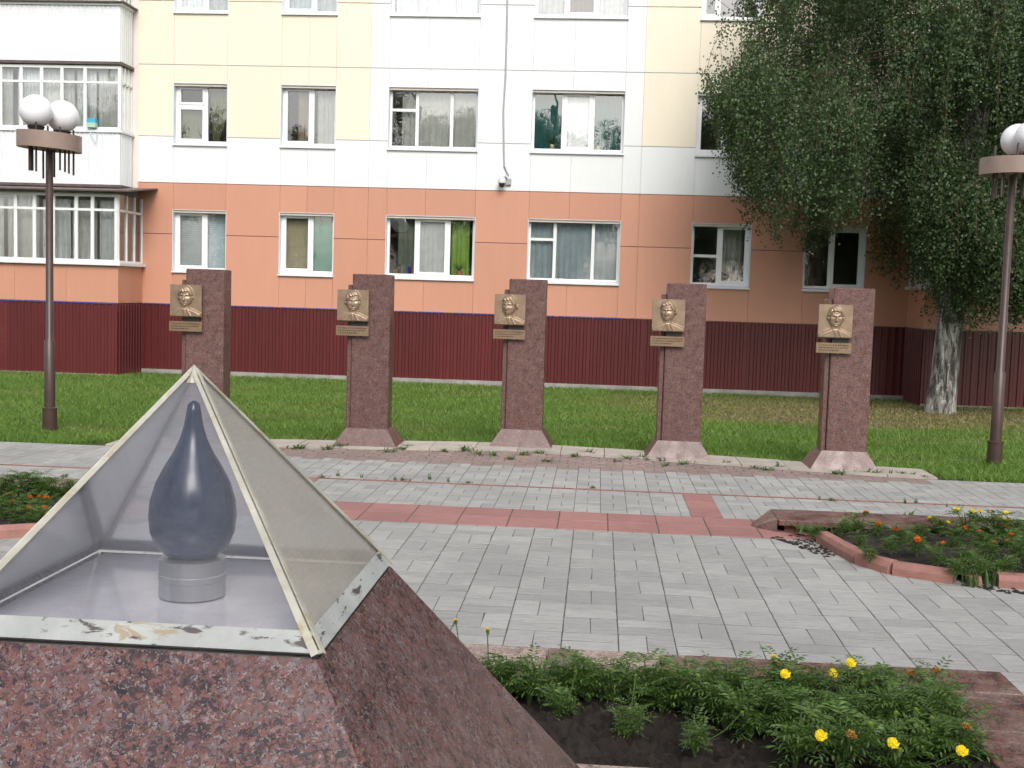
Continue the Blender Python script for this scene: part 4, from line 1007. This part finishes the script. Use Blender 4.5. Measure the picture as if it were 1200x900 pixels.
for i, (x, y, s, _) in enumerate(fore):
    fl = [c for c, p in fl_of.get(i, ())]
    what = 'yellow-flowered marigold' if 'yellow' in fl else 'marigold with a faded flower' if 'faded' in fl else 'budding marigold' if fl else 'flowerless marigold'
    r = marigold(x, y, .05, s*.84, i % 5, '%s, %s plant from the pyramid along the foreground granite bed' % (what, ordn(i)), GF)
    mw = Matrix.LocRotScale(r.location, r.rotation_euler, r.scale).inverted()
    for c, p in fl_of.get(i, ()):
        st = MB(); b0 = Vector((x, y, .08)); st.tube([tuple(mw @ b0), tuple(mw @ (b0.lerp(p, .6)-Vector((0, 0, .02)))), tuple(mw @ p)], .0035, 5)
        me = st.mesh('flower_stem'); link('flower_stem', me, 'stem_green', r)
        f_ = link('flower', FL[c], None, r, mw @ p); q = {'yellow': .78, 'faded': .8, 'bud': .9, 'tip': 1.0}[c]; f_.scale = (q, q, q); d = random.uniform(-.35, .1)
        f_.rotation_euler = (.75 if c == 'yellow' else .1, random.uniform(-.3, .3), -r.rotation_euler.z); f_.rotation_mode = 'XYZ'
        link('calyx', calyx_me, None, f_)

# ------------------------------------------------------------------ side flower beds, one on each side of the axis
EDG = [(1.70, 9.18), (1.75, 8.92), (1.82, 8.55), (1.88, 8.25), (2.05, 7.98), (2.40, 7.80), (2.47, 7.79), (2.56, 7.785), (2.66, 7.775), (3.1, 7.73), (3.6, 7.70), (4.0, 7.68), (4.5, 7.66), (5.0, 7.65), (5.5, 7.65)]
def side_bed(mir, labs):
    mx = (lambda x: 2*CX-x) if mir else (lambda x: x)
    e = empty('bed_edging', (mx(2.4), 8, 0), labs[0], 'kerb')
    # pink edging stones
    pts = [Vector((mx(a), b, 0)) for a, b in EDG]
    for k, (p, q) in enumerate(zip(pts, pts[1:])):
        if k in (5, 7) and not mir or k == 0: continue
        L = (q-p).length; h = .085; d = (q-p)/L; n = Vector((-d.y, d.x, 0))
        if k == 6 and not mir: h = .06
        o_ = MB(); prof = [(-.055, -.04), (-.055, h*.6), (-.035, h), (.03, h+.004), (.05, h*.7), (.05, -.04)]; q2 = q-d*.008
        v = [tuple(P+n*a+Vector((0, 0, z+random.uniform(-.004, .004)))) for P in (p, p.lerp(q2, .5), q2) for a, z in prof]; m = len(prof)
        o_.add(v, [(r*m+i, r*m+(i+1) % m, (r+1)*m+(i+1) % m, (r+1)*m+i) for r in range(2) for i in range(m)]+[tuple(range(m))[::-1], tuple(range(2*m, 3*m))])
        o_.build('edging_stone', 'kerb_pink', e)
    poly = [(mx(a)+(-.04 if mir else .04), b+.04) for a, b in EDG]+[(mx(5.5), 9.32), (mx(1.62), 9.32)]
    tag(soil_patch('soil', poly, .05, .035, .06), kind='structure')
    # granite coping on a rough brick plinth
    c = empty('granite_coping', (mx(3.5), 9.45, 0), labs[1], 'coping')
    xa, xb = sorted((mx(1.52), mx(6)))
    mb = MB(); nx_ = 60
    for k in range(nx_): 
        a = xa+(xb-xa)*k/nx_; b = xa+(xb-xa)*(k+1)/nx_; mb.box(a, b+.0005, 9.3+random.uniform(-.02, .02), 9.6, -.02, .058+random.uniform(0, .003))
    mb.build('plinth', 'brick_rough', c)
    q = np.linspace(1.46, 6, 6)
    for a, b in zip(q, q[1:]):
        lo, hi = sorted((mx(a), mx(b))); MB().cbox(lo+.002, hi-.002, 9.21, 9.69, .062, .104, .006).build('coping_slab', 'granite_slab', c)
    x0_, x1_ = mx(1.28), mx(1.455); 
    v = [(x0_, 9.4, 0), (x1_, 9.24, 0), (x1_, 9.67, 0), (x0_, 9.5, 0), (x0_+(.02 if not mir else -.02), 9.42, .025), (x1_, 9.24, .1), (x1_, 9.67, .1), (x0_+(.02 if not mir else -.02), 9.48, .025)]
    MB().add(v, [(0,3,2,1),(4,5,6,7),(0,1,5,4),(1,2,6,5),(2,3,7,6),(3,0,4,7)]).build('end_slab', 'granite_slab', c)
    # soil washed onto the paving
    for poly_, cnt in (([(1.4, 9.0), (1.72, 9.2), (1.8, 8.5), (1.66, 8.45), (1.5, 8.8)], 230), ([(2.45, 7.76), (3.6, 7.66), (3.6, 7.4), (3.1, 7.45), (2.6, 7.62)], 220)):
        cm = MB(); cxs = sum(q[0] for q in poly_)/5; cys = sum(q[1] for q in poly_)/5; kk = 0
        while kk < cnt:
            i_ = random.randrange(5); p, q = poly_[i_], poly_[(i_+1) % 5]; t1, t2 = random.random(), math.sqrt(random.random())*1.12
            ex_, ey_ = p[0]+(q[0]-p[0])*t1, p[1]+(q[1]-p[1])*t1; x, y = mx(cxs+(ex_-cxs)*t2), cys+(ey_-cys)*t2; r_ = random.choice((.008, .012, .018, .026))*random.uniform(.6, 1.2); h = r_*.45; a0 = random.random()*6
            ring = [(x+r_*math.cos(a0+j*1.257)*random.uniform(.7, 1.2), y+r_*math.sin(a0+j*1.257)*random.uniform(.7, 1.2), .0012) for j in range(5)]
            cm.add(ring+[(x, y, h)], [(j, (j+1) % 5, 5) for j in range(5)]); kk += 1
        tag(cm.build('soil_crumbs', 'soil'), labs[2], 'soil', kind='stuff')
side_bed(False, ('pink concrete edging stones round the bed with yellow and orange marigolds', 'dark red granite coping on a rough pink plinth behind the yellow and orange marigolds', 'crumbs of dark soil spilled before the yellow and orange bed'))
side_bed(True, ('pink concrete edging stones round the bed beside the pyramid with orange marigolds', 'dark red granite coping behind the orange marigolds beside the pyramid', 'crumbs of dark soil spilled before the all orange bed'))
def bed_plants(spots, group, where):
    q = [(G(px, py, .1), sz, col) for px, py, sz, col in spots]; q.sort(key=lambda e: abs(e[0].x-CX))
    for i, (p, sz, col) in enumerate(q):
        nm = {'orange': 'low orange-flowered marigold', 'yellow': 'yellow-flowered marigold', '': 'flowerless marigold'}[col]
        fl = [(col, random.uniform(.75, 1.0), .012)]*(1 if col == 'orange' else 2) if col else []
        marigold(p.x, min(p.y, 9.15), .05, sz*.85, i % 5, '%s, %s plant from the inner end of %s' % (nm, ordn(i), where), group, fl)
rng = random.Random(3)
rspots = [(1003, 612, .75, 'orange'), (985, 620, .7, ''), (955, 622, .6, ''), (1030, 622, .65, 'orange'), (1058, 628, .75, 'orange'), (1075, 642, .8, 'orange'), (1045, 640, .7, ''), (1100, 655, .75, 'orange'), (1080, 625, .7, ''),
          (1100, 620, .9, 'yellow'), (1128, 618, 1.15, 'yellow'), (1158, 618, 1.2, 'yellow'), (1188, 620, 1.1, 'yellow'), (1120, 635, .8, 'orange'), (1155, 636, .9, 'orange'), (1180, 636, .9, 'orange'), (1160, 650, .85, 'orange'), (1195, 650, .9, 'orange'),
          (1135, 655, .8, ''), (1175, 665, .8, ''), (1020, 650, .6, ''), (1120, 668, .7, ''), (1010, 635, .65, ''), (1150, 668, .75, '')]
bed_plants(rspots, 'marigolds of the bed with yellow and orange flowers', 'the yellow and orange bed')
lspots = [(3, 600, .8, 'orange'), (20, 606, .8, 'orange'), (28, 592, .75, 'orange'), (45, 598, .75, 'orange'), (55, 604, .75, 'orange'), (8, 590, .8, 'orange'), (35, 608, .7, ''), (62, 608, .7, 'orange'), (5, 575, 1.1, ''), (22, 576, 1.1, ''), (38, 575, 1.1, ''), (52, 577, 1.0, ''), (66, 577, 1.0, ''), (88, 575, .8, ''), (75, 590, .6, ''), (48, 590, .7, 'orange')]
bed_plants(lspots, 'marigolds of the bed beside the pyramid', 'the all orange bed')

# plants in the parts of the beds beyond the picture's edge or behind the pyramid
rq = random.Random(12)
for k in range(12):
    marigold(-3.1+k*.19, 4.4+rq.random()*.6, .05, rq.uniform(.85, 1.05), k % 5, 'marigold in the part of the foreground bed hidden by the pyramid', 'marigolds hidden by the pyramid')
for k in range(16):
    for m_, lab in ((0, 'marigold towards the outer end of the yellow and orange bed'), (1, 'marigold towards the outer end of the all orange bed')):
        x = 3.05+k*.15; marigold(2*CX-(x+.65) if m_ else x, rq.uniform(7.95, 9.1), .05, rq.uniform(.65, .9), rq.randrange(5), lab, 'outer marigolds of the side beds', [(rq.choice(('orange', 'orange', 'yellow')) if not m_ else 'orange', .9, .012)] if k % 2 else [])

# ------------------------------------------------------------------ weeds in the paving, tall grass in the bed
def tuft_mesh(seed, n, h, spread, w):
    rg = random.Random(seed); v, f = [], []
    for k in range(n):
        a = rg.uniform(0, 6.28); d = Vector((math.cos(a), math.sin(a), 0)); s = Vector((-d.y, d.x, 0))*w*rg.uniform(.6, 1.2); l = h*rg.uniform(.5, 1.1); sp = spread*rg.uniform(.2, 1.1); o = len(v)
        b = Vector((rg.gauss(0, spread*.25), rg.gauss(0, spread*.25), -.01))
        for t in (0, .4, .75, 1):
            q = b+d*sp*t*t+Vector((0, 0, l*(t-.3*t*t))); ww = (1-t*.95)*(1+1.2*t); v += [tuple(q-s*ww), tuple(q+s*ww)]
        f += [(o+2*i, o+2*i+1, o+2*i+3, o+2*i+2) for i in range(3)]
    me = bpy.data.meshes.new('weed'); me.from_pydata(v, [], f); me.materials.append(MATS['weed_leaf']); return me
TM = [tuft_mesh(70+k, 26, .07, .09, .006) for k in range(4)]+[tuft_mesh(80+k, 12, .13, .04, .005) for k in range(2)]
def weed(x, y, z, s, k, label, group):
    o = link('weed', TM[k], None, None, (x, y, z)); o.scale = (s*random.uniform(.8, 1.3), s*random.uniform(.8, 1.2), s); o.rotation_euler.z = random.uniform(0, 6); tag(o, label, 'weed', group)
for px, py in [(349, 526), (385, 526), (400, 524), (455, 530), (470, 526), (478, 524), (520, 529), (545, 528), (560, 533), (578, 534), (598, 538), (632, 531), (675, 535), (690, 531), (722, 541), (735, 538), (752, 537), (778, 539), (800, 544), (850, 543), (885, 549), (900, 551), (912, 548), (640, 541), (615, 533), (780, 546)]:
    p = G(px, py, 0); weed(p.x, p.y, 0, random.uniform(.8, 1.5), random.randrange(4), 'small weed among the setts at the foot of the %s pillar from the birch' % ORD[4-min(range(5), key=lambda i: abs(PIL[i][0]-p.x))], 'weeds before the pillars')
for px, py in [(984, 556), (1020, 555), (1002, 552)]:
    p = G(px, py, 0); weed(p.x, p.y, 0, 1.35, random.randrange(4), 'leafy weed at the foot of the pillar beside the birch', 'weeds at the end pillar')
for px, py in [(1044, 556), (1057, 556), (1070, 557), (912, 548), (1085, 560), (1100, 560), (1130, 563)]:
    p = G(px, py, 0); weed(p.x, p.y, 0, random.uniform(.7, 1.1), random.choice((0, 1, 4, 5)), 'weed on the pale kerb end by the lawn', 'weeds at the kerb end')
for nth, (px, py) in enumerate([(378, 560), (396, 558), (424, 560), (463, 563), (472, 563), (480, 564), (503, 562), (525, 565), (549, 566), (695, 572), (960, 586), (975, 587), (1060, 590), (1073, 590), (1109, 594)]):
    p = G(px, py, 0); weed(p.x, p.y, 0, random.uniform(.35, .75), random.choice((4, 5, 0)), 'tiny %s weed from the pyramid along the straight groove of the path' % ORD[nth], 'weeds in the groove')
for px, py in [(950, 622), (962, 624), (940, 620), (1000, 606), (1065, 606)]:
    p = G(px, py, .06); weed(p.x, p.y, .05, 1.3, random.randrange(4), 'broad weed at the corner of the bed with yellow and orange flowers', 'weeds of the side bed')
for px, py in [(1125, 672), (1132, 680), (1140, 684), (1148, 676), (1156, 684), (1166, 682), (1118, 668), (1172, 672), (1145, 668), (1160, 672), (1150, 662), (1130, 664)]:
    p = G(px, py, .02); weed(p.x, p.y, .02, random.uniform(1.2, 1.7), 4+random.randrange(2), 'tall grass tuft in the gap of the pink edging', 'grass tufts of the side bed')

# ------------------------------------------------------------------ birch
ENV = [(1.6, 5.9), (2.0, 5.3), (2.3, 4.4), (2.7, 3.6), (3.0, 2.7), (3.4, 2.5), (3.8, 3.2), (4.2, 2.7), (4.6, 2.9), (5.0, 3.3), (5.3, 3.6), (5.6, 2.6), (5.9, 2.1), (6.2, 1.9), (6.35, 1.35), (6.6, 1.15), (6.9, 1.3), (7.2, 1.7), (7.5, 1.2), (7.8, 1.5), (8.3, 1.9), (8.8, 1.5), (9.6, 2.2), (11, 3)]
def birch(bx, by, bz):
    rg = np.random.default_rng(21); rr = random.Random(21)
    r = empty('birch_tree', (bx, by, bz), 'large weeping birch with pale bark and dense hanging foliage', 'tree')
    tp = [(0, 0, -.15), (.0, 0, .05), (.04, 0, .6), (.09, .02, 1.6), (.16, .0, 2.6), (.3, .05, 4.2), (.42, .1, 6), (.5, .1, 8), (.5, .15, 10.5), (.45, .1, 13)]
    tr = [.33, .285, .255, .24, .24, .22, .19, .15, .1, .03]
    MB().tube([(bx+a, by+b, bz+c) for a, b, c in tp], tr, 16).build('trunk', 'birch_bark', r, True)
    limbs = MB(); LP = []
    for k in range(26):
        z0_ = rr.uniform(5.0, 10.5); a = k*2.4+rr.uniform(-.4, .4); L = rr.uniform(1.6, 3.2)*(1 if z0_ < 8 else .6); d = Vector((math.cos(a), math.sin(a), 0)); p0 = Vector((bx+.3, by+.05, bz+z0_))
        pts = [p0+d*L*t+Vector((0, 0, L*(.75*t-.75*t*t))) for t in (0, .25, .5, .75, 1)]
        limbs.tube(pts, [.05, .038, .024, .012, .005], 6); LP.append(pts)
    limbs.build('limbs', 'stem_brown', r, True)
    # hanging twigs
    ex = np.array([e[0] for e in ENV]); ez = np.array([e[1] for e in ENV])
    tw = []; leaves_p = []; leaves_s = []
    XT, ZT = (1.9, 2.3, 2.8, 3.1, 3.4), (5.4, 6.2, 6.7, 8.2, 10.2)      # the crown narrows towards the cream wall
    for bgh in range(330):
        rad = 4.9*math.sqrt(rr.random()); a = rr.uniform(0, 6.283); X = bx+.25+rad*math.cos(a); Y = by-.1+rad*math.sin(a)*.6
        Y = min(Y, 25.0)
        if bgh < 34: X, Y = bx+.1+rr.uniform(-.7, 1.6), by-rr.uniform(.35, 1.3)      # low boughs in front of the trunk
        if X < 2.0: continue
        zlow = float(np.interp(X, ex, ez)); ztop = min(10.2, float(np.interp(X, XT, ZT)))
        zt_ = zlow+.9+(rr.random()**1.0)*max(.3, ztop-zlow-.9); spread = rr.uniform(.18, .55)
        if bgh < 34: zt_ = zlow+rr.uniform(.4, 3.2)
        for k in range(rr.randint(24, 46)):
            x, y = X+rr.gauss(0, spread), Y+rr.gauss(0, spread); top = min(zt_+rr.gauss(0, .25), ztop+rr.uniform(-.3, .2))
            zl = float(np.interp(x, ex, ez)); L = rr.uniform(.3, .8)*rr.choice((1, 1, 1.3, 2.2)); bot = max(zl+abs(rr.gauss(0, .3)), top-L)
            if x < 1.75: continue
            if 4.5 < x < 5.3 and bot < 4.7 and y < 24.5 and rr.random() < .9: bot = 4.7+rr.random()*.6
            if top-bot < .2: continue
            sx, sy = rr.gauss(0, .12), rr.gauss(0, .12); n = int((top-bot)/.02); t = rg.random(n)**.85
            leaves_p.append(np.c_[x+sx*(1-t)**1.5+rg.normal(0, .06, n), y+sy*(1-t)**1.5+rg.normal(0, .06, n), top-(top-bot)*t+rg.normal(0, .03, n)])
            if k % 4 == 0: tw.append([(x+sx, y+sy, top), (x+sx*.3, y+sy*.3, (top+bot)/2), (x, y, bot+.1)])
    # the wispy branch reaching over the cream wall
    for (pa, pb, nn) in (((2.9, 21.6, 6.2), (1.75, 21.4, 7.15), 9), ((3.1, 21.4, 6.9), (2.3, 21.2, 7.0), 6), ((3.2, 21.5, 7.3), (2.7, 21.4, 7.6), 5)):
        pa, pb = Vector(pa), Vector(pb); tw.append([tuple(pa), tuple(pa.lerp(pb, .5)+Vector((0, 0, .1))), tuple(pb)])
        for k in range(nn):
            q = pa.lerp(pb, (k+.5)/nn); l = rr.uniform(.25, .75); n = int(l/.022); t = rg.random(n)
            leaves_p.append(np.c_[q.x+rg.normal(0, .05, n), q.y+rg.normal(0, .06, n), q.z+.05-l*t])
    t_ = MB()
    for p in tw: t_.tube(p, .004, 4)
    t_.build('twigs', 'stem_brown', r)
    P = np.concatenate(leaves_p); N = len(P)
    L = rg.uniform(.04, .066, N); az = rg.random(N)*2*np.pi; dip = rg.normal(-.7, .5, N)
    D = np.c_[np.cos(az)*np.cos(dip), np.sin(az)*np.cos(dip), np.sin(dip)]; T = np.cross(D, rg.normal(0, 1, (N, 3))); T /= np.linalg.norm(T, axis=1)[:, None]+1e-9
    V = np.empty((N, 4, 3)); V[:, 0] = P; V[:, 1] = P+D*L[:, None]*.42+T*L[:, None]*.38; V[:, 2] = P+D*L[:, None]; V[:, 3] = P+D*L[:, None]*.42-T*L[:, None]*.38
    V -= np.array((bx, by, bz)); me = mesh_np('crown', V.reshape(-1, 3), np.arange(4*N).reshape(N, 4)); link('crown', me, 'birch_leaf', r)
    print('birch leaves', N)
    return r
B = birch(6.53, 22.76, -.2)
def other_tree(x, y, rz, s, label):
    c = copy_tree(B); c.location = (x, y, 0); c.rotation_euler.z = rz; c.scale = (s, s, s*1.15); tag(c, label, 'tree', 'trees across the plaza mirrored in the windows')
for x, y, rz, s in ((-28, -16, 1.5, 1.0), (-19, -13, 4.5, .9), (-11, -16, .5, 1.02), (-3, -19, 2.2, .95), (5, -15, 3.9, 1.0), (14, -17, 5.2, 1.05)):
    other_tree(x, y, rz, s, 'birch across the plaza, seen mirrored in the windows')

# small reddish shrub at the far left
sx_, sy_ = -12.55, 23.2
sh = empty('shrub', (sx_, sy_, gz(sy_)), 'thin shrub with yellowing leaves before the maroon plinth', 'plant')
v, f = [], []; st = MB(); rg = random.Random(9)
for k in range(9):
    a = rg.uniform(0, 6.28); tip = Vector((sx_+math.cos(a)*.3+.1, sy_+math.sin(a)*.25, rg.uniform(.5, .95))); b = Vector((sx_, sy_, gz(sy_))); st.tube([tuple(b), tuple(b.lerp(tip, .6)+Vector((0, 0, .1))), tuple(tip)], [.008, .006, .003], 5)
    for j in range(24):
        p = b.lerp(tip, rg.uniform(.4, 1.05)); leaf_geo(v, f, p, Vector((rg.gauss(0, 1), rg.gauss(0, 1), rg.uniform(-.1, .8))), rg.uniform(.06, .12), 3, .3, rg)
st.build('stems', 'stem_brown', sh); MB().add(v, f).build('foliage', 'shrub_leaf', sh)
print('objects', len(bpy.data.objects))
